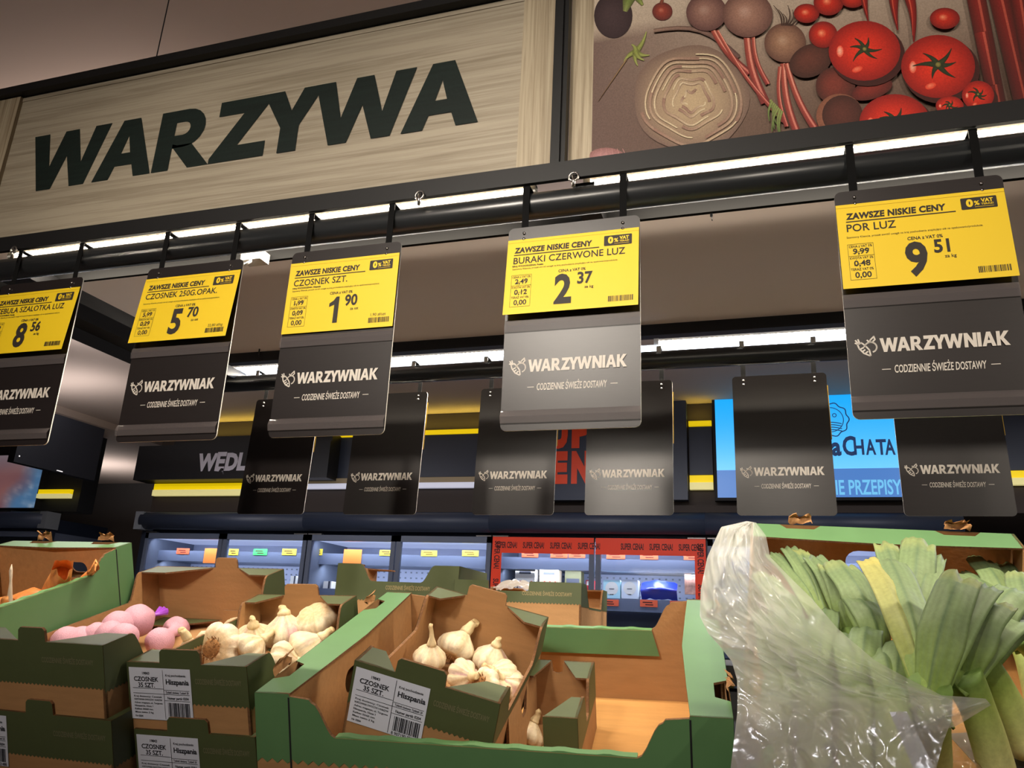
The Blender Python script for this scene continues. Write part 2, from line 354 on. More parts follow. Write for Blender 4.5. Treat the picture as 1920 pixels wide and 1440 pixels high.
for x0, y0, x1, y1, w in ((1330, 45, 1405, 140, 14), (1400, 62, 1435, 195, 18), (1412, 66, 1440, 160, 10), (1345, 60, 1470, 230, 9), (1468, 122, 1500, 265, 16), (1474, 122, 1538, 258, 15), (1462, 128, 1475, 240, 9)):
    stroke(curve(x0, y0, x1, y1, 8), w*.7, w, (178, 80, 64), (150, 52, 48))
    stroke(curve(x0+2, y0, x1+2, y1, 8), w*.2, w*.25, (226, 150, 128), (196, 110, 96), 1)
for k in range(8): stroke(curve(1445+k*3, 190+k*3, 1440+random.uniform(-8, 26), 225+k*5, 4), 6, 2, (150, 160, 90), (96, 120, 60))
blob(1325, 27, 38, 35, (150, 110, 96), (92, 60, 56), hl=(168, 134, 120)); blob(1402, 31, 47, 43, (164, 122, 104), (100, 68, 60), hl=(182, 146, 130)); blob(1472, 84, 39, 37, (158, 118, 92), (96, 64, 52), hl=(176, 142, 118))
for k in range(7): stroke(curve(1466+k*3, 52, 1450+k*9, 14+k % 3*8, 5), 3, 1, (70, 46, 36), (60, 40, 30))
for k in range(4): stroke(curve(1296+k*6, 4, 1288+k*8, -8, 2), 3, 1, (70, 46, 36), (60, 40, 30))
blob(1520, 118, 42, 30, (98, 52, 40), (62, 34, 26), rot=-25); blob(1566, 165, 37, 35, (124, 52, 40), (72, 34, 26)); blob(1634, 172, 40, 18, (132, 44, 34), (80, 30, 24), rot=-18)
blob(1574, 222, 44, 42, (150, 96, 72), (128, 78, 58)); blob(1579, 220, 38, 37, (92, 46, 36), (64, 32, 24))
for x, y, rx, ry in ((1512, 30, 24, 18), (1553, 10, 28, 24), (1598, 2, 24, 18), (1543, 70, 27, 25), (1770, 40, 28, 20)): blob(x, y, rx, ry, (206, 44, 24), (116, 20, 14), hl=(244, 150, 110))
for x0, y0, x1, y1, w, bn in ((1618, -40, 1627, 45, 24, 3), (1676, -40, 1682, 62, 30, 4), (1690, -40, 1712, 84, 30, -8)):
    stroke(curve(x0, y0, x1, y1, bn), w, 3, (176, 32, 22), (130, 20, 16), .5); stroke(curve(x0-4, y0, x1-2, y1-12, bn), 4, 1, (230, 110, 80), (180, 50, 36), 1)
for x0, y0, x1, y1, w in ((1820, -40, 1868, 200, 36), (1862, -40, 1915, 190, 40), (1900, -40, 1925, 120, 30), (1838, 66, 1858, 165, 28)):
    stroke(curve(x0, y0, x1, y1), w, w*.9, (150, 38, 30), (96, 24, 20), .45); stroke(curve(x0+4, y0, x1+4, y1), 5, 4, (196, 84, 66), (150, 60, 46), 1)
def calyx(x, y, r, n=6):
    for k in range(n):
        a = 2*PI*k/n+random.uniform(-.3, .3); q = r*random.uniform(.8, 1.25); stroke(curve(x, y, x+q*math.cos(a), y+q*.75*math.sin(a), 3), r*.32, 1, (54, 66, 30), (40, 44, 24))
    blob(x, y, r*.14, r*.13, (150, 140, 70), (80, 76, 36), n=10, rings=2)
def tomato(x, y, rx, ry, cr):
    blob(x+6, y+8, rx*1.04, ry*1.04, (50, 16, 12), (64, 24, 18), 0, 0); blob(x, y, rx, ry, (228, 50, 26), (140, 22, 14), -.2, -.1, 36, 8, hl=(232, 60, 34))
    blob(x-rx*.68, y+ry*.02, rx*.10, ry*.2, (246, 176, 150), (230, 70, 44), n=12, rings=3); blob(x-rx*.2, y+ry*.62, rx*.16, ry*.1, (240, 120, 90), (222, 54, 30), n=12, rings=3, rot=-20)
    calyx(x, y-ry*.05, cr)
tomato(1620, 101, 67, 56, 30); tomato(1757, 131, 69, 59, 40); tomato(1676, 236, 66, 53, 34); tomato(1831, 186, 30, 27, 18); tomato(1778, 206, 26, 18, 14)
for q_ in ((2030, 60, 60, 52, 34), (2150, 150, 64, 54, 36), (1990, 190, 34, 30, 18), (2260, 40, 58, 50, 32), (1600, -70, 26, 22, 12), (1690, -60, 28, 24, 14)): tomato(*q_)
blob(1140, 306, 36, 20, (178, 128, 128), (140, 96, 92), n=20)
for k in range(5): stroke(curve(1112+k*14, 318, 1130+k*10, 288, 6), 3, 1, (214, 170, 168), (170, 120, 116), 1)
b.box((-.594, 0, -.199), (.646, .012, .194), wx)
# trim the print to its board
inv = []
for i, v in enumerate(b.v):
    x = min(max(v[0], -.594), .646); z = min(max(v[2], -.199), .194); b.v[i] = (x, v[1], z)
b.build('picture_panel', t)
# back faces of the boards over the far side
b = MB(); b.box((-1.66, 1.905, .765), (1.0, 1.925, 1.2), mat('greige_board', (222, 206, 192), .8)); tag(b.build('rear_header_panel'), 'plain greige back of the header board over the far side of the display', 'panel')
b = MB(); b.box((-1.66, 1.13, .69), (-1.64, 1.90, 1.13), MATS['greige_board']); tag(b.build('end_header_panel'), 'plain end board closing the canopy beside the shallot price sign', 'panel')
# suspension wire
b = MB(); p = at(290, 123, 1.108); b.tube([p, (p.x, 1.108, 1.62)], .0012, blackm, 6); tag(b.build('suspension_cable'), 'thin dark wire running from the ceiling to the WARZYWA board', 'cable')

# ------------------------------------------------------------------ rails and shelf lamps
t = thing('hanging_rail', LOC(-.3, 1.098, .6645), 'thick round black rail under the header carrying the yellow price signs', 'rail')
b = MB(); b.tube([(-1.5, 0, 0), (1.2, 0, 0)], .0222, tubem, 24); b.build('tube', t)
t = thing('hanging_rail', LOC(-.3, 1.832, .6417), 'round black rail at the far side carrying the plain dark boards', 'rail')
b = MB(); b.tube([(-1.5, 0, 0), (1.3, 0, 0)], .0235, tubem, 24); b.build('tube', t)
def lamp(name, x0, x1, y, z, label, r=.0045, dots=True, mt=ledsoft):
    t = thing(name, LOC(x0, y, z), label, 'lamp', 'shelf lamp tubes')
    b = MB(); b.box((0, -.0045, .003), (x1-x0, .0045, .0085), white); b.build('housing', t)
    b = MB(); b.tube([(.004, 0, 0), (x1-x0-.004, 0, 0)], r, mt, 14); 
    b.build('diffuser', t)
    if dots:
        b = MB(); n = int((x1-x0)/.0125)
        for i in range(n):
            x = .012+i*(x1-x0-.024)/(n-1); b.box((x-.0032, -r-.0006, -.0035), (x+.0032, -r*.6, .0025), led)
        o = b.build('diode_row', t)
    for x in (.0, x1-x0-.012):
        b = MB(); b.box((x, -.0075, -.0075), (x+.012, .0075, .009), white); b.build('end_cap', t)
lamp('shelf_lamp', at(18, 488, 1.134).x, at(1005, 372, 1.134).x, 1.134, .7190, 'lit lamp tube under the WARZYWA board')
lamp('shelf_lamp', at(1095, 350, 1.134).x, .9, 1.134, .7190, 'lit lamp tube under the vegetable picture')
y1 = 1.875
lamp('shelf_lamp', -1.52, -.31, y1, .704, 'dotted lamp tube of the far canopy left of the beetroot price sign')
lamp('shelf_lamp', -.245, 1.0, y1, .704, 'dotted lamp tube of the far canopy between the beetroot and leek price signs')
lamp('shelf_lamp', -1.52, -.42, 1.86, .684, 'smooth lamp tube lower on the far canopy behind the garlic price signs', .008, False, mat('led_cool', (235, 240, 255), .4, emit=12, ecol=(225, 236, 255)))
lamp('shelf_lamp', -.40, 1.0, 1.86, .684, 'smooth lamp tube lower on the far canopy behind the leek price sign', .008, False, MATS['led_cool'])
steel = mat('bright_steel', (170, 165, 160), .3, 1)
for px, py, nm in ((785, 384, 'over the second garlic price sign'), (1075, 350, 'at the joint of the two header boards'), (22, 484, 'above the shallot price sign')):
    p = at(px, py, 1.06); t = thing('pipe_hanger', LOC(p.x, 1.06, p.z), 'small steel screw hanger ' + nm, 'hanger')
    b = MB(); b.tube([(0, 0, .0), (0, 0, .02)], .003, steel, 8); b.build('bolt', t)
    b = MB(); b.tube([(.0075*math.cos(a*PI/6), 0, .018+.0075*math.sin(a*PI/6)) for a in range(13)], .0018, steel, 6, False); b.build('ring', t)
p = at(470, 478, 1.16); t = thing('junction_box', LOC(p.x, 1.16, p.z), 'small white cable box behind the rail beside the 5,70 price sign', 'box')
b = MB(); b.box((-.022, 0, -.009), (.022, .03, .012), white); b.build('housing', t)
b = MB(); b.tube([(.0, 0, -.005), (.006, -.004, -.016), (-.006, -.004, -.022), (-.02, 0, -.016)], .003, white, 8); b.build('cable', t)
for px, py, Y in ((1334, 402, 1.2), (487, 662, 1.9)):
    p = at(px, py, Y); b = MB(); b.tube([(0, 0, .012), (0, 0, -.006)], .0022, black, 8); b.tube([(0, 0, -.006), (.001, 0, -.014)], .0009, black, 6)
    tag(b.build('spare_hook', None, LOC(p.x, Y-.004, p.z)), 'tiny black spare hook ' + ('under the rail between beetroot and leek signs' if Y < 1.5 else 'on the greige panel right of the 5,70 sign'), 'hook')

# ------------------------------------------------------------------ hanging signs
WS, HS = .21, .3332
def rrect(w, h, r, n=5):
    return (arc(w-r, -r, r, 90, 0, n)+arc(w-r, -h+r, r, 0, -90, n)+arc(r, -h+r, r, -90, -180, n)+arc(r, -r, r, 180, 90, n))
def icon(b, x, y, s, fr, M, off):
    w = s*.075
    b.ribbon([(x+s*q[0], y+s*q[1]) for q in ((.10, .62), (.16, .40), (.36, .14), (.62, 0), (.66, .02), (.62, .30), (.44, .56), (.28, .70), (.10, .62))], w, fr, M, off)
    for q in (((.24, .38), (.36, .44)), ((.34, .26), (.42, .32)), ((.46, .16), (.54, .22)), ((.40, .50), (.48, .52))): b.ribbon([(x+s*p[0], y+s*p[1]) for p in q], w, fr, M, off)
    for q in (((.12, .62), (.0, .70)), ((.14, .66), (.02, .84)), ((.2, .68), (.14, .88))): b.ribbon([(x+s*p[0], y+s*p[1]) for p in q], w, fr, M, off)
    b.ribbon([(x+s*p[0], y+s*p[1]) for p in arc(.70, .44, .27, -70, 165, 14)], w, fr, M, off)
    b.ribbon([(x+s*p[0], y+s*p[1]) for p in ((.66, .70), (.70, .82), (.88, 1.0), (.92, .84), (.80, .72), (.66, .70), (.56, .82))], w, fr, M, off)
SF = ((0, 0, 0), (1, 0, 0), (0, 0, 1))
def sign_panel(par, logo_z, sub_z, scale=1.):
    b = MB(); b.slab(rrect(WS, HS, .009), .0022, SF, panelm, panelm, edgem)
    icon(b, .0105, logo_z-.004, .0265*scale, SF, prt, .0004)
    b.heavy('WARZYWNIAK', .040, logo_z, .0195*scale, SF, prt, .0004, shear=.02, gap=.05, width=.150*scale)
    b.text('CODZIENNIE ŚWIEŻE DOSTAWY', WS/2+.003, sub_z, .0105, SF, prt, .0004, .014, .10, align='C', width=.106)
    for u in (.040, .166): b.rect(u, sub_z+.0046, u+.0105, sub_z+.0056, SF, prt, .0004)
    return b.build('board', par)
def hanger(par, x, ztop, ydepth):
    b = MB(); b.box((x-.0055, .0024, -.028), (x+.0055, .0036, ztop), strapm)
    y0, y1 = min(.0024, ydepth), max(.0036, ydepth); b.box((x-.0055, y0, ztop-.002), (x+.0055, y1, ztop), strapm)
    b.box((x-.0055, ydepth-.0006, ztop-.016), (x+.0055, ydepth+.0006, ztop), white if ydepth < 0 else strapm)
    o = b.build('hanger', par); r = MB()
    for z in (-.011, -.021): r.tube([(x, .001, z), (x, -.0022, z)], [.0028, .0022], steel, 10)
    r.build('rivet', o)
def strip(par, z0, z1, d):
    b = MB(); b.add([(0, -.0004, z1), (WS, -.0004, z1), (WS, -d*.5, z1-.003), (0, -d*.5, z1-.003), (0, -d, (z0+z1)/2), (WS, -d, (z0+z1)/2), (0, -d*.6, z0), (WS, -d*.6, z0), (0, -.0004, z0), (WS, -.0004, z0)],
        [(0, 3, 2, 1)[::-1] if 0 else (0, 1, 2, 3), (3, 2, 5, 4), (4, 5, 7, 6), (6, 7, 9, 8)], clear); return b.build('card_rail', par)
def price_card(par, prod, origin, whole, cents, unit, old, vat, per, lean):
    W, H = .2085, .132; fr = ((0, 0, 0), (W, 0, 0), (0, 0, -H)) ; A = ((0, 0, 0), (1, 0, 0), (0, 0, 1)); b = MB()
    b.slab([(0, 0), (W, 0), (W, -H), (0, -H)], .0004, A, yel)
    T = lambda s, u, v, h, **k: b.text(s, u*W, -v*H, h*H, A, k.pop('M', ink), **k)
    T('ZAWSZE NISKIE CENY', .057, .185, .070, bold=.045, shear=.06, width=.60*W, gap=1.05)
    b.rect(.055*W, -.222*H, .71*W, -.210*H, A, ink, .0004)
    T(prod, .055, .335, .088, bold=.012, sx=.92, gap=1.02)
    if origin: T('KRAJ POCHODZENIA: '+origin, .05, .378, .021, bold=.03)
    T('Szanowny Kliencie, proszę zwróć uwagę na kraj pochodzenia znajdujący się na opakowaniu/produkcie.', .05, .415, .022, width=.80*W)
    T('CENA z VAT 0%', .41, .50, .036, bold=.02, width=.205*W)
    if whole == '1':
        ax, ay, hh = .43*W, -.896*H, .36*H; b.flat([(ax+p[0]*hh, ay+p[1]*hh) for p in ((.14, 0), (.32, 0), (.32, 1), (.20, 1), (.10, .86), (-.06, .76), (-.06, .62), (.14, .70))], A, ink, .0004)
    else: T(whole, .45, .896, .36, bold=.035, sx=.80, align='C')
    T(cents, .555, .668, .145, bold=.03, sx=.86); T(unit, .61, .735, .036, bold=.012)
    for a, c in ((.49, .63), (.63, .907)):
        b.ribbon([(.05*W, -a*H), (.205*W, -a*H), (.205*W, -c*H), (.05*W, -c*H), (.05*W, -a*H)], .0004, A, ink, .0004)
    T('CENA z VAT 5%', .057, .53, .028, bold=.01, width=.14*W); T(old, .128, .607, .064, bold=.02, align='C')
    T('KWOTA VAT 5%', .057, .668, .028, bold=.01, width=.14*W); T(vat, .128, .748, .064, bold=.02, align='C')
    T('TERAZ VAT 0%', .057, .80, .028, bold=.01, width=.135*W); T('0,00', .128, .883, .064, bold=.02, align='C')
    for v in (.575, .716): b.ribbon([(.08*W, -(v+.025)*H), (.178*W, -(v-.025)*H)], .0006, A, ink, .0005)
    rr = random.Random(5); x = .785
    while x < .96:
        w = rr.choice((.002, .004, .006)); b.rect(x*W, -.936*H, min(x+w, .965)*W, -.866*H, A, ink, .0004); x += w+rr.choice((.002, .003, .005))
    if per: T(per, .80, .845, .038)
    bl, bt = .745*W, -.075*H; bw, bh = .205*W, .135*H
    b.flat([(bl+p[0], bt+p[1]) for p in rrect(bw, bh, .0015)][::-1], A, ink, .0004)
    b.text('0', bl+.006, bt-bh+.0042, .0105, A, yel, .0007, .06); b.text('%', bl+.0155, bt-bh+.0055, .0065, A, yel, .0007, .03)
    b.text('VAT', bl+.0238, bt-.0085, .0055, A, yel, .0007, .04, width=.0145); b.text('TERAZ!', bl+.0238, bt-bh+.0052, .0026, A, yel, .0007, .02, width=.0145)
    b.rect(bl+.016, bt-bh+.0025, bl+.0385, bt-bh+.003, A, yel, .0007)
    # fold line and header lip of the card
    b.rect(0, -.012*H-.004, W, -.012*H-.0036, A, mat('card_shade_line', (196, 160, 4), .5), .0003)
    o = b.build('price_card', par); o.matrix_local = Matrix.Translation((.0005, -.002, -.022)) @ RM(0, lean[0], 0) @ RM(lean[1], 0, 0); return o
def price_sign(x, prod, origin, whole, cents, unit, old, vat, per, lean, label, tilt=.43, y=1.0702, z=.6126, yaw=0):
    t = thing('price_sign', pose((x, y, z), yaw, tilt), label, 'sign', 'price signs hanging from the front rail')
    sign_panel(t, -.243, -.272); hanger(t, .026, .0765, .053); hanger(t, .184, .0765, .053)
    strip(t, -.178, -.158, .004); strip(t, -.322, -.302, .006)
    price_card(t, prod, origin, whole, cents, unit, old, vat, per, lean)
price_sign(-1.4461, 'CEBULA SZALOTKA LUZ', 'Francja', '8', '56', 'za kg', '8,99', '0,43', '', (-5, 0), 'dark hanging board with yellow shallot card priced 8,56')
price_sign(-1.0815, 'CZOSNEK 250G.OPAK.', '', '5', '70', 'za szt', '5,99', '0,29', '22,80 zł/kg', (-6, 0), 'dark hanging board with yellow packed garlic card priced 5,70')
price_sign(-.7696, 'CZOSNEK SZT.', 'Hiszpania', '1', '90', 'za szt', '1,99', '0,09', '1,90 zł/szt', (-.6, 0), 'dark hanging board with yellow single garlic card priced 1,90')
price_sign(-.3701, 'BURAKI CZERWONE LUZ', 'Polska', '2', '37', 'za kg', '2,49', '0,12', '', (-5.5, 0), 'glossy hanging board with bright yellow beetroot card priced 2,37', tilt=1.2)
price_sign(.1159, 'POR LUZ', '', '9', '51', 'za kg', '9,99', '0,48', '', (-4, 0), 'largest dark hanging board with yellow leek card priced 9,51')
def rear_sign(x, label, proto=[None]):
    if proto[0] is None:
        t = thing('brand_board', pose((x, 1.8585, .5988), 0, -2.53), label, 'sign', 'plain dark boards hanging from the far rail'); proto[0] = t
        sign_panel(t, -.243, -.272); hanger(t, .026, .07, -.052); hanger(t, .184, .07, -.052)
        b = MB(); b.box((.001, .004, -.16), (.212, .0048, -.03), mat('card_back', (214, 170, 40), .6)); b.build('price_card', t)
        b = MB(); b.box((.012, -.026, .052), (.020, .0, .068), steel); b = None
    else:
        t = copy_tree(proto[0]); t.matrix_world = pose((x, 1.8585, .5988), 0, -2.53); t['label'] = label
for x, w in zip((-1.3887, -1.0598, -.6963, -.4099, -.0585, .2835), ('partly behind the 1,90 sign, in front of the WĘDL lettering', 'below right of the 1,90 garlic sign', 'left of the orange letters, partly behind the beetroot sign', 'right of the orange letters', 'in front of the blue screen, with both hangers in view', 'below the leek price sign')):
    rear_sign(x, 'plain dark board ' + w)
# ------------------------------------------------------------------ crates
def scurve(x0, z0, x1, z1, n=6):
    return [(x0+(x1-x0)*i/n, z0+(z1-z0)*(.5-.5*math.cos(PI*i/n))) for i in range(n+1)]
def zig(u0, u1, v, top, p=.007, a=.0032):
    n = max(2, int(abs(u1-u0)/p)); z = [(u1+(u0-u1)*i/(2*n), v+(a if i % 2 else 0)) for i in range(2*n+1)]
    return z + top
def plate_hole(b, u0, v0, u1, v1, hole, t, fr, mo, mi_):
    n = len(hole); per = []
    cu, cv = (u0+u1)/2, (v0+v1)/2; hu = sum(h[0] for h in hole)/n; hv = sum(h[1] for h in hole)/n
    for (x, y) in hole:
        dx, dy = x-hu, y-hv; k = 1e9
        if dx > 1e-9: k = min(k, (u1-hu)/dx)
        if dx < -1e-9: k = min(k, (u0-hu)/dx)
        if dy > 1e-9: k = min(k, (v1-hv)/dy)
        if dy < -1e-9: k = min(k, (v0-hv)/dy)
        per.append((hu+dx*k, hv+dy*k))
    for c in ((u0, v0), (u1, v0), (u1, v1), (u0, v1)):      # pull the nearest spoke into each corner
        i = min(range(n), key=lambda j: (per[j][0]-c[0])**2+(per[j][1]-c[1])**2); per[i] = c
    O, U, V = [Vector(q) for q in fr]; N = U.cross(V).normalized()
    for d, mm, fl in ((0, mo, False), (t, mi_, True)):
        A = [O+U*p[0]+V*p[1]-N*d for p in hole+per]
        b.add(A, [((i, n+i, n+(i+1) % n, (i+1) % n) if not fl else (i, (i+1) % n, n+(i+1) % n, n+i)) for i in range(n)], mm)
    A = [O+U*p[0]+V*p[1]-N*d for d in (0, t) for p in hole]
    b.add(A, [(i, (i+1) % n, n+(i+1) % n, n+i) for i in range(n)], kraftd)
def label_sheet(par, u, v, w, h, fr):
    b = MB(); b.rect(u, v-h, u+w, v, fr, paper, .0012); k = w/.105; x = lambda q: u+q*w; y = lambda q: v-q*h
    bk = mat('label_ink', (40, 42, 50), .6)
    def T(st, a, c, hh, **q): b.text(st, x(a), y(c), hh*h, fr, bk, .0016, **q)
    T('19843', .28, .13, .05, align='C', bold=.02); T('CZOSNEK', .28, .26, .085, align='C', bold=.025); T('35 SZT.', .28, .375, .085, align='C', bold=.025)
    b.rect(x(.05), y(.40), x(.56), y(.392), fr, bk, .0016); b.rect(x(.05), y(.50), x(.97), y(.492), fr, bk, .0016); b.rect(x(.56), y(.42), x(.97), y(.412), fr, bk, .0016)
    b.rect(x(.553), y(.98), x(.559), y(.03), fr, bk, .0016); b.rect(x(.56), y(.62), x(.97), y(.612), fr, bk, .0016)
    T('Kraj pochodzenia', .60, .15, .045, bold=.01); T('Hiszpania', .60, .30, .095, bold=.03); T('Tydzień dostawy: Tydzień 20', .585, .475, .04, bold=.015, width=.37*w); T('Numer partii: 0204', .61, .59, .05, bold=.02, width=.34*w)
    for i, st in enumerate(('Kraj dostawcy: Czosnek', 'HURTOWNIA OWOCÓW I WARZYW', 'Adres: magazyn, ul. Targowa', 'Hiszpania, klasa I', 'Kaliber 50/60 mm', 'Masa netto 2 kg')): T(st, .06, .57+i*.062, .034, bold=.012, width=(.46 if i < 3 else .30)*w)
    T('Nr 0204', .06, .955, .036, bold=.012)
    rr = random.Random(3); q = .61
    while q < .95:
        s_ = rr.choice((.006, .01, .018)); b.rect(x(q), y(.915), x(min(q+s_, .955)), y(.655), fr, bk, .0016); q += s_+rr.choice((.006, .01, .012))
    T('8 907190 321488', .60, .985, .055, bold=.015, width=.37*w); return b.build('paper_label', par)
def tray(name, M, label, w=.2, L=.332, h=.114, e=.049, zz=.055, hl=None, lug=(.057, .126), lugh=.02, notch=True, lab=False, txt=(.115, .19), ink_=None, col=None, front=True, backlug=True, cat='crate', group=None, sidetext=False, cut=None, flush=False, front_lug=True, low_far=False):
    col = col or olive; hl = hl or h*.57; t = thing(name, M, label, cat, group); th = .004; ti = ink_ or mat('dull_lettering', (112, 106, 80), .6)
    b = MB(); b.box((th, th, .0), (w-th, L-th, .004), kraft); b.build('bottom', t)
    nl, nr = lug
    for side in (0, 1):
        if side == 0: fr = ((0, 0, 0), (1, 0, 0), (0, 0, 1)); X = lambda u: u
        else: fr = ((w, L, 0), (-1, 0, 0), (0, 0, 1)); X = lambda u: u
        a, c = (nl, nr) if side == 0 else (w-nr, w-nl)
        hasl = front_lug if side == 0 else backlug
        b = MB(); top = [(0, h)] + ([(a, h), (a+.001, h+lugh-.004), (a+.005, h+lugh), (c-.005, h+lugh), (c-.001, h+lugh-.004), (c, h)] if hasl else [(a, h), (a+.002, h-.018), (a+.008, h-.02), (c-.008, h-.02), (c-.002, h-.018), (c, h)]) + [(w, h)]
        if flush: top = [(0, h), (w, h)]
        bot = [(w, 0), (c+.006, 0), (c+.004, .018), (a-.004, .018), (a-.006, 0), (0, 0)] if notch else [(w, 0), (0, 0)]
        if side == 0 and cut is not None:
            top = [(cut, h), (w, h)]; bot = [(w, 0), (cut, 0)]
        b.slab(top+bot, th, fr, kraft, kraft, kraftd)
        b.flat(zig(top[0][0], top[-1][0], zz, top), fr, col, .0004)
        if not sidetext and cut is None: b.text('CODZIENNIE ŚWIEŻE DOSTAWY', txt[0], h*.76, .0075, fr, ti, .0008, .012, width=txt[1]-txt[0])
        p = b.build('end_panel', t)
        if side == 0 and lab: label_sheet(p, .004, h-.007, .104, .075, fr)
        b = MB(); F2 = ((0, 0, h), (1, 0, 0), (0, 1, 0)) if side == 0 else ((w, L, h), (-1, 0, 0), (0, -1, 0))
        if side == 0 and cut is not None: fl = [[(cut, 0), (w, 0), (w, e), (w-.018, e)]]
        elif hasl: fl = [[(0, 0), (a, 0), (a*.42, e), (0, e)], [(c, 0), (w, 0), (w, e), (w-(w-c)*.42, e)]]
        else: fl = [[(0, 0), (a, 0), (a*.42, e), (0, e)], [(c, 0), (w, 0), (w, e), (w-(w-c)*.42, e)]]
        for q in fl: 
            b = MB(); b.slab(q, .003, F2, col, kraft, kraftd); b.build('corner_flap', t)
    for side in (0, 1):
        if side == 0: fr = ((0, L, 0), (0, -1, 0), (0, 0, 1))
        else: fr = ((w, 0, 0), (0, 1, 0), (0, 0, 1))
        d0 = min(.036, L*.12)
        top = [(0, h), (e, h)] + scurve(e+.004, h, e+d0, hl) + scurve(L-e-d0, hl, L-e-.004, h) + [(L-e, h), (L, h)]
        if low_far and side == 0: top = [(0, hl*.6), (L, hl*.6)]
        b = MB(); b.slab(top+[(L, 0), (0, 0)], th, fr, kraft, kraft, kraftd)
        b.flat(zig(0, L, zz-.004, top), fr, col, .0004)
        if sidetext: b.text('CODZIENNIE ŚWIEŻE DOSTAWY', L*.42, h*.56, .0085, fr, ti, .0008, .015, width=L*.36)
        b.build('side_panel', t)
    return t
def bigcrate(name, M, label, w=.6, L=.4712, h=.183, bl=.048, hl=.13, zz=.093, col=None, lugs=(.17, .83), hole=(.36, .56), cat='crate', group=None, lowfront=0):
    col = col or green; t = thing(name, M, label, cat, group); th = .006
    b = MB(); b.box((.002, .002, 0), (w-.002, L-.002, .005), mat('kraft_floor', (198, 146, 84), .75, noise_amt=.14, nscale=(6, 60, 60), bump=.08, bscale=90)); b.build('bottom', t)
    for side in (0, 1):
        fr = ((0, L, 0), (0, -1, 0), (0, 0, 1)) if side == 0 else ((w, 0, 0), (0, 1, 0), (0, 0, 1))
        if side == 0 and lowfront:
            b = MB(); b.slab([(0, 0), (L, 0), (L, lowfront), (0, lowfront)], .004, fr, col, kraft, kraftd); b.build('end_wall', t); continue
        c0, c1 = (hole if side else (1-hole[1], 1-hole[0])); hz0, hz1 = h*.60, h*.80; r = (hz1-hz0)/2
        slot = arc(c1*L-r, hz0+r, r, -90, 90, 8)+arc(c0*L+r, hz0+r, r, 90, 270, 8)
        b = MB(); plate_hole(b, 0, 0, L, h, slot, .004, fr, kraft, kraft)
        O, U, V = [Vector(q) for q in fr]
        b.flat(zig(0, L, hz1+.006, [(0, h), (L, h)], .012, .004), fr, col, .0005)
        for u0_, u1_ in ((0, c0*L-.01), (c1*L+.01, L)): b.flat(zig(u0_, u1_, zz, [(u0_, hz1+.006), (u1_, hz1+.006)], .012, .004), fr, col, .0005)
        b.build('end_wall', t)
        fi = ((bl, 0, 0), (0, 1, 0), (0, 0, 1)) if side == 0 else ((w-bl, L, 0), (0, -1, 0), (0, 0, 1))
        sl2 = arc(hole[1]*L-r, hz0+r, r, -90, 90, 8)+arc(hole[0]*L+r, hz0+r, r, 90, 270, 8)
        if side: sl2 = arc((1-hole[0])*L-r, hz0+r, r, -90, 90, 8)+arc((1-hole[1])*L+r, hz0+r, r, 90, 270, 8)
        if not (side and lowfront): b = MB(); plate_hole(b, th, .004, L-th, h-.003, sl2, .004, fi, kraft, kraft); b.build('inner_wall', t)
        F2 = ((0, 0, h), (1, 0, 0), (0, 1, 0)) if side == 0 else ((w, L, h), (-1, 0, 0), (0, -1, 0))
        n = []
        for lg in (lugs if side == 0 else [1-q for q in lugs[::-1]]):
            c = lg*L; n += [(0, c-.033), (.018, c-.022), (.018, c+.022), (0, c+.033)]
        pts = [(bl, 0), (bl+.004, L*.2), (bl+.009, L*.5), (bl+.004, L*.8), (bl, L), (0, L)] + n[::-1] + [(0, 0)]
        b = MB(); b.slab(pts, .003, F2, col, kraft, kraftd); led_ = b.build('ledge', t)
        for lg in (lugs if side == 0 else [1-q for q in lugs[::-1]]):
            c = lg*L; b = MB(); G = []
            for i in range(9):
                row = []
                for j in range(7):
                    u, v = i/8, j/6; nx = noise.noise((lg*9+u*3.2, v*3, side*5.))*.012
                    row.append(Vector(F2[0])+Vector(F2[1])*(.002+nx*.8-.006*math.sin(v*PI))+Vector(F2[2])*(c+(u-.5)*.040*(1-.25*v)+nx*.4)+Vector((0, 0, .004+.026*v-.012*v*v+nx)))
                G.append(row)
            b.grid(G, mat('torn_kraft', (170, 122, 76), .85, noise_amt=.3, nscale=(150, 150, 150))); b.build('torn_tab', led_)
    for side in (0, 1):
        fr = ((0, 0, 0), (1, 0, 0), (0, 0, 1)) if side == 0 else ((w, L, 0), (-1, 0, 0), (0, 0, 1)); p0 = bl+.028; p1 = bl+.062
        top = [(0, h), (bl, h), (bl+.001, h-.003), (p0, h-.006)] + scurve(p0+.003, h-.010, p1, hl) + scurve(w-p1, hl, w-p0-.003, h-.010) + [(w-p0, h-.006), (w-bl-.001, h-.003), (w-bl, h), (w, h)]
        if lowfront and side == 0: top = [(0, lowfront), (.06, lowfront+.01), (.16, hl)] + top[-11:]
        if lowfront and side == 1: top = top[:11] + [(w-.16, hl), (w-.06, lowfront+.01), (w, lowfront)]
        b = MB(); b.slab(top+[(w, 0), (0, 0)], .004, fr, kraft, kraft, kraftd)
        b.flat(zig(0, w, zz if not lowfront else .02, top, .014, .006), fr, col, .0006)
        for q in (bl, w-bl): b.rect(q-.0012, 0, q+.0012, h-.004, fr, blackm, .0009)
        b.build('long_wall', t)
        if lowfront: continue
        sy = 1 if side == 0 else -1; y0 = 0 if side == 0 else L; N = 48; G = []
        lipm = mat('green_fold', (96, 138, 86), .5) if col is green else col
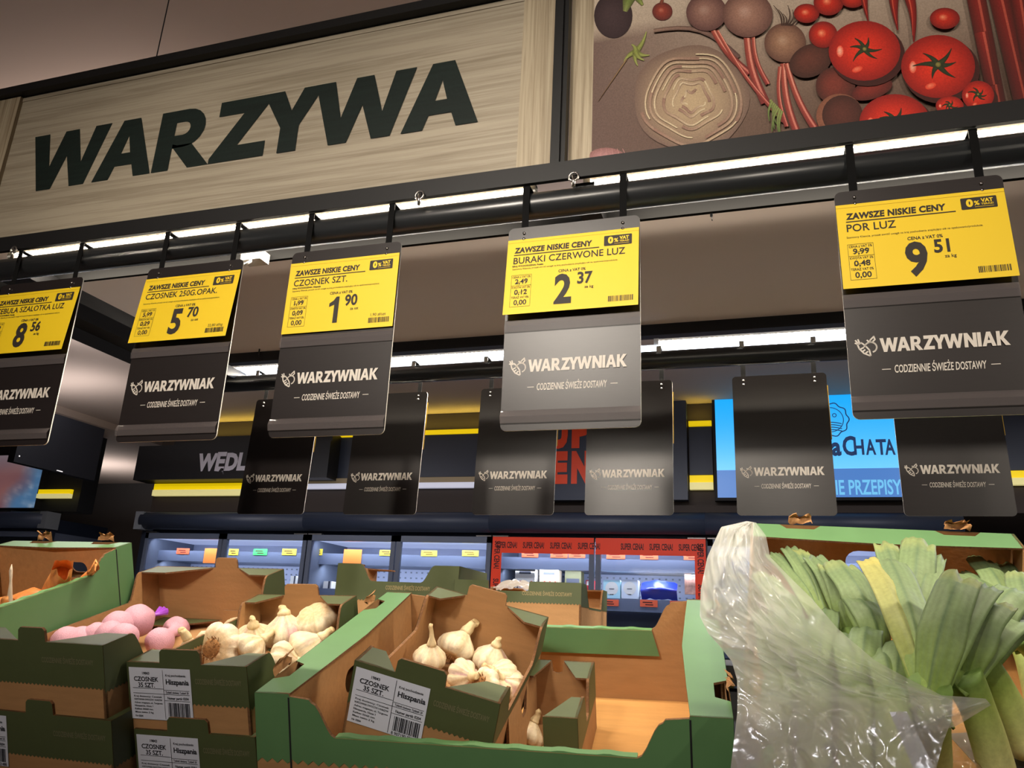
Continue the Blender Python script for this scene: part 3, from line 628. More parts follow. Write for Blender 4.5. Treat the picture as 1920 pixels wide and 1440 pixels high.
        for i in range(N+1):
            x = p1+(w-2*p1)*i/N; zb = .0016*abs(math.sin(i*.9))*(i % 7 < 4)
            G.append([(x, y0-sy*.0005, hl-.004), (x, y0+sy*.001, hl+.001+zb), (x, y0+sy*.012, hl+.001+zb), (x, y0+sy*.013, hl-.004)])
        if side == 1: G = G[::-1]
        b = MB(); b.grid(G, lipm, False)
        ip = [(p1+.004, hl-.044), (w-p1+.012, hl-.044), (w-p1, hl), (p1, hl)] ; fi = ((w, 0, 0), (-1, 0, 0), (0, 0, 1)) if side == 0 else ((0, L, 0), (1, 0, 0), (0, 0, 1))
        b.slab(ip, .002, ((fi[0][0], fi[0][1]+sy*.0135, 0), fi[1], fi[2]), col, kraft, kraftd)
        b.build('folded_rim', t)
    return t
MD = pose((-.645, 1.0015, -.2682), 5.46, 18.47, -.82)
bigcrate('produce_crate', MD, 'large half-empty green crate with a torn green rim and two garlic trays in it')
MC = pose((-.8905, 1.0224, -.1792), 1.9, 19.48, -1.27)
tray('garlic_tray', MC, 'olive tray with white label, filled with loose garlic beside the large green crate', lab=True, group='olive garlic trays')
MC2 = MC @ Matrix.Translation((.008, -.004, -.096))
tray('garlic_tray', MC2, 'olive tray with white label stacked under the loose garlic tray', lab=True, group='olive garlic trays')
s_ = 1.5
MBt = pose((-.7995*s_, .6525*s_, -.111*s_), .34, 18.22, -.2)
tray('net_garlic_tray', MBt, 'wider olive tray holding garlic in pink nets, its tab before the white stalk', w=.3, L=.448, h=.122, e=.05, zz=.058, lug=(.145, .196), txt=(.188, .282))
MB2 = MBt @ Matrix.Translation((.012, -.004, -.104))
tray('net_garlic_tray', MB2, 'olive tray with a label at its left stacked under the pink net tray', w=.3, L=.448, h=.122, e=.05, zz=.058, lug=(.145, .196), txt=(.195, .289), lab=True)
ME = pose((-.5492, 1.0146, -.1537), 4.37, 19.79, 12.99)
tray('garlic_tray', ME, 'tilted olive garlic tray with white label lying inside the large green crate', lab=True, group='olive garlic trays')
MF = MD @ Matrix.Translation((.302, .132, .006))
tray('torn_tray', MF, 'small torn olive tray with open front leaning beside the tilted garlic tray', w=.1, L=.212, h=.108, e=.07, lug=(.03, .05), cut=.052, notch=False, backlug=False)
MLOW = MD @ Matrix.Translation((.085, .05, .007)) @ RM(0, 0, 13)
MA = pose((-1.52, .905, -.155), 3, 20, 0)
MK = pose((-.0413, 1.0038, -.2578), -1.33, 27.4, 2.4) @ Matrix.Translation((.4, 0, 0)) @ Matrix.Rotation(PI/2, 4, 'Z')
bigcrate('leek_crate', MK, 'tall green crate of leeks under a clear plastic bag', w=.6, L=.4, h=.199, bl=.062, hl=.172, lugs=(.2, .8), hole=(.40, .62), lowfront=.12)
MA = pose((-1.212, .913, -.174), 0, 20, 0) @ Matrix.Rotation(PI/2, 4, 'Z')
bigcrate('shallot_crate', MA, 'green crate with orange-skinned shallots at the far left, behind the pink net tray', w=.46, L=.31, h=.155, bl=.04, hl=.116, zz=.02, lugs=(.2, .72), hole=(.24, .50))
MG = LOC(-.917, 1.60, -.0) @ RM(2, 0, 0)
tray('far_tray', MG @ Matrix.Translation((0, .2, 0)) @ Matrix.Rotation(-PI/2, 4, 'Z'), 'olive tray on the far side, seen between two high corners with a low middle', w=.2, L=.288, h=.122, e=.052, zz=.047, hl=.085, sidetext=True, flush=True, low_far=True, ink_=tanink)
MH = LOC(-.634, 1.60, -.02) @ RM(1, 0, 0)
tray('far_tray', MH, 'olive tray on the far side with a notch in its top edge', w=.274, L=.3, h=.114, e=.045, zz=.07, lug=(.075, .165), front_lug=False, backlug=False, notch=False, txt=(.15, .255), ink_=tanink)
# make the seen end of that tray the notched one
t = thing('display_shelf', LOC(-.3, 1.0, -.322), 'dark sloped shop display shelf under the crates', 'shelf')
b = MB(); P = [(-1.9, -.02, .02), (1.3, -.02, .02), (1.3, .60, .235), (-1.9, .60, .235)]; b.add(P+[(x, y, z-.02) for x, y, z in P], [(0, 1, 2, 3), (7, 6, 5, 4), (0, 4, 5, 1), (1, 5, 6, 2), (2, 6, 7, 3), (3, 7, 4, 0)], blackm); b.build('sloped_shelf', t)
b = MB(); b.box((-1.9, .58, .24), (1.3, 1.0, .275), blackm); b.build('far_shelf', t)
b = MB(); b.box((-1.9, -.04, -.05), (1.3, -.02, .03), black); b.build('price_rail', t)
b = MB(); b.box((-1.85, .05, -1.1), (1.25, .95, .0), blackm); b.build('base_cabinet', t)
# ------------------------------------------------------------------ garlic
garl = mat('garlic_skin', attr=True, rough=.55, noise_amt=.26, nscale=(150, 150, 30), bump=.12, bscale=140)
rootm = mat('garlic_roots', (150, 104, 58), .9, noise_amt=.5, nscale=(400, 400, 400))
def bulb_mesh(seed, r, lobes=8, neck=.035, nw=.006, bend=.006, purple=.15):
    rr = random.Random(seed); b = MB(); n = 40; G = []; C = []; ph = rr.uniform(0, 6)
    prof = [(.03, .01), (.012, .2), (0, .36), (.02, .62), (.08, .84), (.2, .985), (.34, 1.0), (.5, .9), (.64, .68), (.76, .44), (.86, .27), (.94, .2)]
    H = r*1.55
    for (hz, pr) in prof:
        row = []; cr = []
        for k in range(n+1):
            a = 2*PI*(k % n)/n; lob = 1-.11*abs(math.sin(a*lobes/2+ph))**.6*(pr > .5)*(1.1-hz) if 0 else 1-.17*(1-abs(math.cos(a*lobes/2+ph)))**2.2*(1 if .05 < hz < .8 else .3)
            q = r*pr*lob*(1+.05*noise.noise((math.cos(a)*2+seed, math.sin(a)*2, hz*3)))
            row.append((q*math.cos(a), q*math.sin(a), hz*H-.0))
            st = .5+.5*noise.noise((a*6+seed, hz*1.2, 3.3)); c = mixc((232, 220, 194), (196, 170, 126), st*st*.9+.3*hz)
            c = mixc(c, (190, 140, 150), max(0, noise.noise((a*2.2+seed*3, hz*1.5, 9))-.05)*purple*5)
            if hz < .06: c = mixc(c, (176, 130, 74), .45)
            cr.append(L3(c))
        G.append(row); C.append(cr)
    b.grid(G[::1], garl, True, C)
    top = Vector((0, 0, .94*H)); return b, top, H
def garlic(M, label, seed=1, r=.029, neck=.035, nw=.0065, purple=.15, cat='garlic', group='loose garlic bulbs', roots=True):
    t = thing('garlic_bulb', M, label, cat, group); b, top, H = bulb_mesh(seed, r, 7+seed % 3, purple=purple); b.build('skin', t)
    rr = random.Random(seed); d = Vector((rr.uniform(-.3, .3), rr.uniform(-.3, .3), 1)).normalized(); b = MB()
    pts = [top-Vector((0, 0, H*.1))] + [top+d*(neck*f)+Vector((noise.noise((f*3, seed, 1)), noise.noise((f*3, seed, 5)), 0))*.003 for f in (.0, .3, .6, .85, 1)]
    cols = [L3(mixc((226, 206, 164), (200, 174, 128), f)) for f in (0, .1, .3, .6, .8, 1)] if roots or seed == 9 else [L3((214, 204, 184))]*6
    b.tube(pts, [r*.30, r*.22+nw*.3, nw, nw*.8, nw*.85, nw*.75] if roots or seed == 9 else [r*.34, nw*1.7, nw*.9, nw*.5, nw*.7, nw*.1], garl, 12, True, True, cols); b.build('neck', t)
    if roots:
        b = MB(); b.tube([(0, 0, .004), (0, 0, -.004)], [r*.42, r*.3], rootm, 14)
        for k in range(46):
            a = rr.uniform(0, 6.28); q = r*.40*math.sqrt(rr.random()); l = rr.uniform(.004, .010); x, y = q*math.cos(a), q*math.sin(a)
            b.tube([(x, y, -.001), (x*1.3+rr.uniform(-.002, .002), y*1.3+rr.uniform(-.002, .002), -l)], [.0009, .0004], rootm, 4, False)
        b.build('root_tuft', t)
    return t
def put(Mc, px, py, z, ax=0, ay=0, az=0, dz=0):
    p = hit(Mc, px, py, z); return Mc @ Matrix.Translation((p.x, p.y, p.z+dz)) @ Matrix.Rotation(math.radians(az), 4, 'Z') @ Matrix.Rotation(math.radians(ax), 4, 'X') @ Matrix.Rotation(math.radians(ay), 4, 'Y')
NT = 'loose garlic bulb '
# (crate, px, py, local z, tilt x, tilt y, turn, seed, r, neck, neck width, purple, label)
for a in ((MC, 396, 1216, .092, -112, 8, 12, 1, .044, .03, .007, .1, 'showing its brown roots right behind the tray tab'),
          (MC, 362, 1236, .07, 4, -10, 0, 4, .026, .018, .008, .0, 'with a pale stalk at the left front of the tray'),
          (MC, 452, 1232, .07, -30, 60, 40, 5, .032, .02, .006, .1, 'lying between the rooted bulb and the tray front flap'),
          (MC, 476, 1214, .058, 12, -20, 100, 6, .036, .012, .006, .15, 'plain and round left of the peaked bulb'),
          (MC, 536, 1212, .058, -8, 5, 60, 8, .041, .010, .008, .35, 'pinkish with a peaked top in the middle of the tray'),
          (MC, 588, 1146, .115, 200, 6, 10, 9, .040, .03, .010, .0, 'standing upside down, tallest at the back of the tray'),
          (MC, 506, 1240, .07, -25, 100, 25, 10, .034, .035, .008, .1, 'lying sideways with its thick stalk over the tray corner'),
          (MC, 556, 1232, .062, 50, 40, 80, 11, .036, .02, .007, .25, 'leaning against the green rim with streaked skin'),
          (MC, 608, 1215, .045, 0, 0, 0, 12, .033, .015, .006, .2, 'half hidden by the green rim at the tray back'),
          (MC, 440, 1190, .03, 0, 30, 0, 13, .028, .015, .006, .2, 'low behind the rooted bulb'),
          (ME, 803, 1248, .05, 6, 0, 0, 14, .027, .030, .004, .1, 'with a thin upright stalk near the left flap of the tilted tray'),
          (ME, 846, 1232, .042, -32, 24, 20, 15, .034, .022, .009, .0, 'largest and tallest in the tilted tray, with a bent neck'),
          (ME, 858, 1268, .050, 62, 20, 30, 16, .027, .012, .006, .5, 'purple-streaked just behind the tab of the tilted tray'),
          (ME, 915, 1254, .040, 0, 8, 10, 17, .031, .010, .006, .3, 'with a neat pointed tip in the middle of the tilted tray'),
          (ME, 900, 1280, .062, -120, 10, -20, 18, .027, .02, .006, .1, 'showing its root side behind the right front flap'),
          (ME, 952, 1276, .042, 60, 20, -70, 19, .029, .02, .006, .1, 'yellowish at the right side of the tilted tray'),
          (ME, 966, 1294, .035, 30, -50, 20, 20, .027, .018, .006, .45, 'flaky in the right corner of the tilted tray'),
          (ME, 938, 1304, .03, 20, -30, 30, 21, .023, .018, .006, .5, 'deep by the right wall of the tilted tray'),
          (MD, 984, 1396, .030, -35, 10, -20, 22, .026, .016, .006, .1, 'alone on the floor of the large green crate')):
    garlic(put(a[0], a[1], a[2], a[3]-.02, a[4], a[5], a[6]), NT+a[12], *a[7:12], roots=a[7] != 9)
garlic(put(MBt, 12, 1172, .062, -10, 4, 0), 'pale long-stalked garlic behind the tab of the pink net tray', 30, .022, .080, .0045, 0, roots=False)
# ------------------------------------------------------------------ pink nets of garlic
netm = mat('pink_net', (208, 156, 174), .55, noise_amt=.16, nscale=(500, 500, 500), bump=.3, bscale=700); tiem = mat('net_tie', (150, 70, 190), .35)
def netbag(Mc, pts, r, label, tie=True):
    P = [hit(Mc, *p) for p in pts]; O = P[0]; t = thing('garlic_net', Mc @ Matrix.Translation(O), label, 'net bag', 'pink nets of garlic')
    Q = [p-O for p in P]; path = []; rad = []
    for i in range(len(Q)):
        d = (Q[min(i+1, len(Q)-1)]-Q[max(i-1, 0)]).normalized() if len(Q) > 1 else Vector((1, 0, 0))
        for k in range(-5, 6):
            f = k/5.5; path.append(Q[i]+d*r*f*.98); rad.append(r*(math.sqrt(max(.04, 1-f*f))*.97))
    b = MB(); b.tube(path, [max(q, r*.34) if 3 < i < len(rad)-4 else q for i, q in enumerate(rad)], netm, 26)
    for i, v in enumerate(b.v):
        k = 1+.05*noise.noise((v[0]*60, v[1]*60, v[2]*60)); b.v[i] = (v[0]*k, v[1]*k, v[2]*k)
    b.build('net', t)
    if tie:
        e = path[-1]; d = (path[-1]-path[-2]).normalized(); b = MB()
        for k in range(7):
            w = Vector((random.uniform(-1, 1), random.uniform(-1, 1), random.uniform(-.3, 1)))*.008
            b.tube([e, e+d*.008+w*.2, e+d*.022+w], [.004, .0025, .005], tiem, 7)
        b.build('tie', t)
netbag(MBt, [(222, 1176, .05), (258, 1164, .052)], .031, 'pink net of garlic at the back of the heap, its tie pointing right')
netbag(MBt, [(232, 1196, .055), (206, 1192, .055), (180, 1194, .05)], .026, 'pink net of garlic at the front with a bright purple knot at its left')
netbag(MBt, [(126, 1204, .05), (150, 1204, .045)], .028, 'pink net of garlic low at the left of the tray')
netbag(MBt, [(300, 1203, .03), (330, 1180, .012)], .026, 'pink net of garlic low at the right wall of the tray', False)
netbag(MBt, [(60, 1206, .045), (80, 1204, .04)], .026, 'pink net of garlic mostly hidden behind the tray tab', False)
# ------------------------------------------------------------------ shallots
shal = mat('shallot_skin', attr=True, rough=.4, noise_amt=.15, nscale=(200, 200, 60))
def shallot(pts, rads, label, cut=False, flat=1.):
    P = [hit(MA, *p) for p in pts]; O = P[0]; t = thing('shallot', MA @ Matrix.Translation(O), label, 'shallot', 'shallots in the far left crate')
    n = len(P); k = max(2, n*2//3); cols = [L3(mixc((216, 122, 58), (232, 160, 92), i/(n-1))) for i in range(n)]
    b = MB(); b.tube([p-O for p in P[:k+1]], rads[:k+1], shal, 18, True, True, cols[:k+1]); b.build('bulb', t)
    b = MB(); b.tube([p-O for p in P[k:]], rads[k:], shal, 14, not cut, True, cols[k:])
    for i, v in enumerate(b.v):
        if i >= len(b.v)-14: b.v[i] = (v[0]+random.uniform(-.006, .006), v[1], v[2]+random.uniform(-.01, .012))
    b.build('dry_neck', t)
shallot([(96, 1128, .05), (100, 1112, .075), (107, 1096, .10), (114, 1080, .125), (118, 1066, .145)], [.014, .022, .021, .018, .016], 'upright shallot with a wide torn papery top', True)
shallot([(150, 1104, .08), (158, 1095, .09), (164, 1084, .105), (170, 1074, .12), (181, 1061, .145)], [.013, .015, .011, .007, .0015], 'shallot with a thin dry neck before the hand hole')
shallot([(92, 1124, .075), (62, 1122, .075), (38, 1130, .072), (14, 1134, .07), (-12, 1142, .068)], [.012, .021, .019, .014, .006], 'long shallot lying flat toward the left edge')
shallot([(2, 1142, .06), (6, 1134, .07), (12, 1128, .08), (22, 1124, .085)], [.012, .016, .011, .004], 'small shallot at the far left edge of its crate')
# ------------------------------------------------------------------ leeks
leekm = mat('leek_skin', attr=True, rough=.55, spec=.3, noise_amt=.16, nscale=(160, 160, 160))
def leek(base, neck, tips, r, label, w=.05, tipy=0):
    A, Nk = hit(MK, *base), hit(MK, *neck); t = thing('leek', MK @ Matrix.Translation(A), label, 'leek', 'leeks in the tall green crate')
    d = (Nk-A); n = 12; pts = []; rad = []; cols = []
    for i in range(n+1):
        f = i/n; pts.append(d*f+Vector((0, 0, .012*math.sin(PI*f)))); rad.append(r*(.86+.1*abs(f-.5)+.30*max(0, f-.6)))
        c = mixc((206, 208, 150), (150, 172, 84), min(1, f*1.5)); c = mixc(c, (104, 134, 66), max(0, f-.6)*2.2); cols.append(L3(c))
    b = MB(); b.tube(pts, rad, leekm, 20, True, True, cols); b.build('shaft', t)
    for li, tp in enumerate(tips):
        T_ = hit(MK, *tp[:3]); lw = tp[3] if len(tp) > 3 else w; old = tp[4] if len(tp) > 4 else 0; D = T_-Nk; L = D.length; u = D.normalized()
        up = Vector((0, 0, 1)); side = u.cross(up).normalized(); nrm = side.cross(u).normalized(); G = []; C = []; NS, NW = 18, 14
        for i in range(NS+1):
            f = i/NS-.16*(1-i/NS); ww = lw*(.66+.40*min(1, max(0, f)*3) if f < .4 else 1.06-.16*(f-.4))/1.06
            if f > .93: ww *= .97
            row = []; cr = []
            for j in range(NW+1):
                q = j/NW-.5; fold = -abs(q)*lw*(.55*(1-max(0, f))+.16)+lw*.08
                p = Nk-A+D*f+side*(q*ww)+nrm*(fold+.020*math.sin(PI*max(0, f))+.004*noise.noise((f*4+li, q*3, r*900))) + u*(.012*noise.noise((q*6, li*3.1, r*700)) if f > .9 else 0)
                row.append(p)
                g = mixc((132, 158, 74), (104, 122, 78), min(1, max(0, f*2.0))); g = mixc(g, (84, 102, 74), max(0, f-.35)*1.0)
                g = mixc(g, (122, 146, 104), .42*(j % 2)*(.6+.4*noise.noise((j*3.1, li, r*500)))); g = mixc(g, (56, 78, 54), .5 if j == NW//2 else 0)
                if f > .93: g = mixc(g, (150, 150, 84), .5*(.5+.5*math.sin(li*2.7+r*4000)))
                if old: g = mixc(g, (182, 160, 78), old*(.4+.6*min(1, max(0, f)*1.3)))
                cr.append(L3(g))
            G.append(row); C.append(cr)
        b = MB(); b.grid(G, leekm, True, C); o = b.build('leaf', t)
        sm = o.modifiers.new('thick', 'SOLIDIFY'); sm.thickness = .0018; sm.offset = 0
leek((1872, 1452, .10), (1800, 1262, .215), [(1870, 1125, .27, .05), (1905, 1165, .23, .05)], .021, 'leek with a thick pale shaft in the middle front, beneath the broad leaf')
leek((1930, 1410, .10), (1832, 1240, .20), [(1905, 1108, .25, .05), (1935, 1150, .22, .05), (1800, 1168, .23, .04)], .020, 'yellow-green leek at the right edge beside the black tag')
leek((1752, 1475, .08), (1742, 1292, .225), [(1804, 1080, .30, .046), (1846, 1102, .285, .042), (1628, 1050, .25, .036, .5), (1668, 1055, .25, .046)], .021, 'largest fanned leek with two broad grey-green leaves and one yellow leaf')
leek((1690, 1460, .06), (1708, 1230, .17), [(1722, 1018, .245, .050), (1748, 1042, .235, .040), (1660, 1022, .24, .036)], .018, 'leek whose upright leaves reach highest before the hand hole')
leek((1640, 1440, .06), (1656, 1226, .16), [(1572, 1060, .215, .050), (1600, 1120, .20, .04)], .018, 'leek with one long dark leaf slanting left')
leek((1600, 1420, .05), (1600, 1190, .15), [(1524, 1045, .20, .036), (1556, 1062, .205, .040), (1590, 1100, .19, .035)], .017, 'leek with cut leaf ends left of the slanting dark leaf')
leek((1560, 1420, .05), (1560, 1200, .14), [(1478, 1028, .19, .030), (1498, 1034, .19, .030), (1450, 1040, .18, .034)], .017, 'leek at the back left, partly under the plastic bag')
leek((1520, 1440, .05), (1500, 1240, .14), [(1430, 1080, .18, .04), (1462, 1110, .18, .04)], .018, 'leek wholly under the plastic bag at the left wall')
leek((1950, 1330, .06), (1905, 1180, .12), [(1835, 1050, .16, .04), (1800, 1075, .15, .04), (1890, 1060, .15, .04)], .018, 'dark shaded leek at the back right')
leek((1970, 1300, .10), (1925, 1200, .16), [(1912, 1082, .21, .04), (1940, 1100, .2, .04)], .018, 'leek leaf ends at the far right edge')
for k_, (bx, nx, ty) in enumerate(((1452, 1462, 1150), (1528, 1530, 1160), (1606, 1610, 1190), (1682, 1676, 1220))):
    leek((bx, 1510, .13+.012*k_), (nx, 1296+8*k_, .155+.012*k_), [(nx-28, ty, .17, .04), (nx+18, ty-14, .175, .04)], .021, 'pale leek under the milky plastic bag, ' + ('nearest the left crate wall', 'second from the left crate wall', 'below the green print mark', 'beneath the paper slip')[k_])
# black tag and clear wrapping in the front of the leek crate
t = thing('produce_tag', put(MK, 1868, 1392, .14), 'dark paper tag reading POR beside the right leek', 'tag')
M2 = t.matrix_world.inverted()
def q(px, py, z): return M2 @ (MK @ hit(MK, px, py, z))
Pp, Rr = q(1921, 1420, .085), q(1874, 1374, .085)
U = Rr-Pp; Wd = U.length; U = U.normalized(); Nn = (M2.to_3x3() @ (MK.to_3x3() @ Vector((0, 0, 1)))).normalized(); V = Nn.cross(U)
frt = (Pp, U, V); b = MB(); b.slab([(-.03, -.012), (Wd*1.1, -.012), (Wd*1.1, .026), (-.03, .026)], .0006, frt, mat('tag_black', (44, 44, 46), .5)); b.slab([(-.03, .026), (Wd*1.1, .026), (Wd*1.1, .06), (-.03, .06)], .0006, frt, mat('tag_grey', (150, 148, 146), .5))
b.text('POR', .004, .0, .019, frt, paper, .0008, .05, width=Wd*.8); b.build('card', t)
film = bpy.data.materials.new('clear_film'); film.use_nodes = True
def sheet_material(M, col, alpha_lo, alpha_hi, sc):
    N = M.node_tree.nodes; L = M.node_tree.links; N.remove(N['Principled BSDF']); out = N['Material Output']
    tc = N.new('ShaderNodeTexCoord'); nz = N.new('ShaderNodeTexNoise'); nz.inputs['Scale'].default_value = sc; nz.inputs['Detail'].default_value = 5; nz.inputs['Distortion'].default_value = 1.2
    L.new(tc.outputs['Object'], nz.inputs[0]); bp = N.new('ShaderNodeBump'); bp.inputs['Strength'].default_value = .22; bp.inputs['Distance'].default_value = .006; L.new(nz.outputs[0], bp.inputs['Height'])
    gl = N.new('ShaderNodeBsdfGlossy'); gl.inputs['Roughness'].default_value = .13; L.new(bp.outputs[0], gl.inputs['Normal'])
    tr = N.new('ShaderNodeBsdfTranslucent'); tr.inputs[0].default_value = RGB(*col); df = N.new('ShaderNodeBsdfDiffuse'); df.inputs[0].default_value = RGB(*col); L.new(bp.outputs[0], df.inputs['Normal'])
    m1 = N.new('ShaderNodeMixShader'); m1.inputs[0].default_value = .58; L.new(df.outputs[0], m1.inputs[1]); L.new(tr.outputs[0], m1.inputs[2])
    m2 = N.new('ShaderNodeMixShader'); m2.inputs[0].default_value = .22; L.new(m1.outputs[0], m2.inputs[1]); L.new(gl.outputs[0], m2.inputs[2])
    tp = N.new('ShaderNodeBsdfTransparent'); tp.inputs[0].default_value = (.98, .98, .96, 1); m3 = N.new('ShaderNodeMixShader'); L.new(tp.outputs[0], m3.inputs[1]); L.new(m2.outputs[0], m3.inputs[2])
    n2 = N.new('ShaderNodeTexNoise'); n2.inputs['Scale'].default_value = 9; n2.inputs['Detail'].default_value = 4; L.new(tc.outputs['Object'], n2.inputs[0])
    at_ = N.new('ShaderNodeAttribute'); at_.attribute_name = 'Col'
    mr = N.new('ShaderNodeMapRange'); mr.inputs[1].default_value = .3; mr.inputs[2].default_value = .7; mr.inputs[3].default_value = alpha_lo; mr.inputs[4].default_value = alpha_hi; L.new(n2.outputs[0], mr.inputs[0])
    mu = N.new('ShaderNodeMath'); mu.operation = 'MULTIPLY'; L.new(mr.outputs[0], mu.inputs[0]); L.new(at_.outputs['Fac'], mu.inputs[1]); L.new(mu.outputs[0], m3.inputs[0]); L.new(m3.outputs[0], out.inputs[0])
bagm = bpy.data.materials.new('milky_plastic'); bagm.use_nodes = True
sheet_material(bagm, (250, 250, 248), .68, .95, 34); sheet_material(film, (186, 162, 132), .40, .68, 30)
LC = [(1400, 977), (1352, 988), (1326, 1045), (1314, 1105), (1312, 1155), (1328, 1188), (1350, 1212), (1372, 1240), (1382, 1275), (1383, 1310), (1382, 1340), (1376, 1390), (1370, 1440), (1366, 1510)]
RC = [(1418, 980), (1436, 1004), (1444, 1044), (1484, 1085), (1522, 1122), (1572, 1180), (1640, 1238), (1702, 1272), (1750, 1296), (1790, 1316), (1784, 1352), (1768, 1392), (1756, 1440), (1752, 1510)]
ZL = [.262, .265, .25, .23, .215, .215, .215, .20, .19, .19, .20, .215, .235, .26]; ZR = [.262, .264, .25, .235, .235, .245, .255, .262, .262, .26, .262, .27, .285, .30]
def samp(a, f):
    f *= len(a)-1; i = min(int(f), len(a)-2); k = f-i; return a[i]*(1-k)+a[i+1]*k if not isinstance(a[0], tuple) else tuple(a[i][j]*(1-k)+a[i+1][j]*k for j in range(2))
def drape(LC, RC, ZL, ZR, NI, NJ, bul, seed, amp, op):
    G = []; C = []
    for i in range(NI+1):
        v = i/NI; l, r = samp(LC, v), samp(RC, v); zl, zr = samp(ZL, v), samp(ZR, v); row = []; cr = []
        for j in range(NJ+1):
            u = j/NJ; x = l[0]*(1-u)+r[0]*u; y = l[1]*(1-u)+r[1]*u; z = zl*(1-u)+zr*u+bul*math.sin(PI*u)**.8*min(1, v*6+.1)
            k = noise.noise((u*4.5+seed, v*7, 1.))+.5*noise.noise((u*9+v*9+seed, v*8-u*6, 5.))
            rg = 1-abs(noise.noise((u*4.5-v*6+seed, v*5+u*5, 8.)))*2
            k2 = noise.noise((u*26+seed, v*34-u*12, 3.)); r2 = 1-abs(noise.noise((u*3.0+v*1.2+seed, v*15-u*8, 2.)))*2; r3 = 1-abs(noise.noise((u*5.5+v*2+seed, v*30-u*15, 6.)))*2
            z += amp*(k*.5+max(0, rg)**3*.7+k2*.03+max(0, r2)**4*.60+max(0, r3)**4*.30)*(.35+.65*math.sin(PI*u))
            row.append([x, y, z]); o = op(u, v); cr.append((o, o, o, 1))
        G.append(row); C.append(cr)
    for _ in range(3):                        # soften the folds
        Z = [[q[2] for q in r] for r in G]
        for i in range(NI+1):
            for j in range(NJ+1):
                nb = [Z[a][c] for a, c in ((i-1, j), (i+1, j), (i, j-1), (i, j+1)) if 0 <= a <= NI and 0 <= c <= NJ]
                G[i][j][2] = .4*Z[i][j]+.6*sum(nb)/len(nb)
    return [[hit(MK, *q) for q in r] for r in G], C
t = thing('plastic_bag', MK, 'big crumpled translucent plastic bag draped over the leeks and the crate corner', 'bag')
G, C = drape(LC, RC, ZL, ZR, 160, 110, .030, 2.3, .018, lambda u, v: 1.0-.62*max(0, u-.5)*1.8)
b = MB(); b.grid(G, bagm, True, C); b.build('sheet', t)
G, C = drape([(1700, 1284), (1752, 1303), (1800, 1306), (1848, 1310)], [(1716, 1352), (1752, 1372), (1792, 1362), (1858, 1322)], [.262, .262, .26, .25], [.25, .25, .25, .25], 24, 26, .012, 7.7, .012, lambda u, v: .62)
b = MB(); b.grid(G, bagm, True, C); b.build('pulled_corner', t)
b = MB(); P = [hit(MK, x, y, z+.012) for x, y, z in ((1668, 1335, .26), (1700, 1334, .26), (1752, 1440, .225), (1716, 1450, .225))]
b.add(P, [(0, 1, 2, 3)], paper); U = (P[3]-P[0]).normalized(); Wv = (P[1]-P[0]).normalized(); Nn = U.cross(Wv).normalized()
for k in range(7): b.text(('Por luz', 'klasa I', 'Polska', 'partia 12', 'netto 8 kg', 'nr 0415', 'pakowane')[k], .008, .004+k*.0035, .0022, (P[0]+Nn*0, U, Wv), mat('faint_print', (150, 148, 150), .7), .0012, .02)
b.build('paper_slip', t)
b = MB(); b.add([hit(MK, x, y, z) for x, y, z in ((1543, 1394, .205), (1549, 1393, .212), (1580, 1408, .205), (1545, 1404, .205))], [(0, 1, 2, 3)], mat('green_mark', (12, 84, 62), .5)); b.build('green_print', t)
G, C = drape([(1745, 1340), (1752, 1370), (1755, 1410), (1760, 1470)], [(1905, 1330), (1905, 1370), (1900, 1410), (1890, 1470)], [.095]*4, [.095]*4, 30, 30, .012, 4.4, .014, lambda u, v: 1)
b = MB(); b.grid(G, film, True, C); tag(b.build('plastic_film', None, MK), 'clear crumpled film in the crate between the pale leek shafts', 'film')
b = MB()
G, C = drape([(930, 1100), (960, 1092), (990, 1106)], [(955, 1110), (985, 1108), (1008, 1120)], [.115]*3, [.115]*3, 14, 14, .012, 6.1, .01, lambda u, v: .8)
MKK = MK; P0 = at(968, 1104, 1.66); b = MB(); G = []; C = []
for i in range(15):
    row = []; cr = []
    for j in range(15):
        u, v = i/14-.5, j/14-.5; row.append(P0+Vector((u*.085, v*.06, .016*(1-4*u*u)*(1-3*v*v)+.010*noise.noise((u*7, v*7, 2))))); cr.append((1, 1, 1, 1))
    G.append(row); C.append(cr)
b.grid(G, bagm, True, C); tag(b.build('plastic_liner'), 'scrap of clear plastic lining showing through the notch of the far olive tray', 'bag')
#BACK
# ------------------------------------------------------------------ fridges along the back
steelg = mat('fridge_frame', (92, 100, 118), .4); fin = mat('fridge_inside', (150, 160, 196), .5); fdark = mat('fridge_body', (34, 40, 54), .4)
glass = bpy.data.materials.new('door_glass'); glass.use_nodes = True; N = glass.node_tree.nodes; L = glass.node_tree.links; N.remove(N['Principled BSDF'])
g1 = N.new('ShaderNodeBsdfTransparent'); g1.inputs[0].default_value = (.92, .95, .98, 1); g2 = N.new('ShaderNodeBsdfGlossy'); g2.inputs['Roughness'].default_value = .05; g3 = N.new('ShaderNodeMixShader'); fz = N.new('ShaderNodeFresnel'); fz.inputs[0].default_value = 1.4
L.new(fz.outputs[0], g3.inputs[0]); L.new(g1.outputs[0], g3.inputs[1]); L.new(g2.outputs[0], g3.inputs[2]); L.new(g3.outputs[0], N['Material Output'].inputs[0])
perf = mat('perforated_back', (150, 158, 186), .5, noise_amt=.0)
fl = mat('fridge_lamp', (200, 205, 225), .5, emit=.55, ecol=(196, 206, 246)); redst = mat('red_sticker', (240, 60, 14), .5); sedge = mat('shelf_edge', (104, 114, 140), .4)
pri = mat('sticker_ink', (70, 10, 8), .6)
FY = 5.6
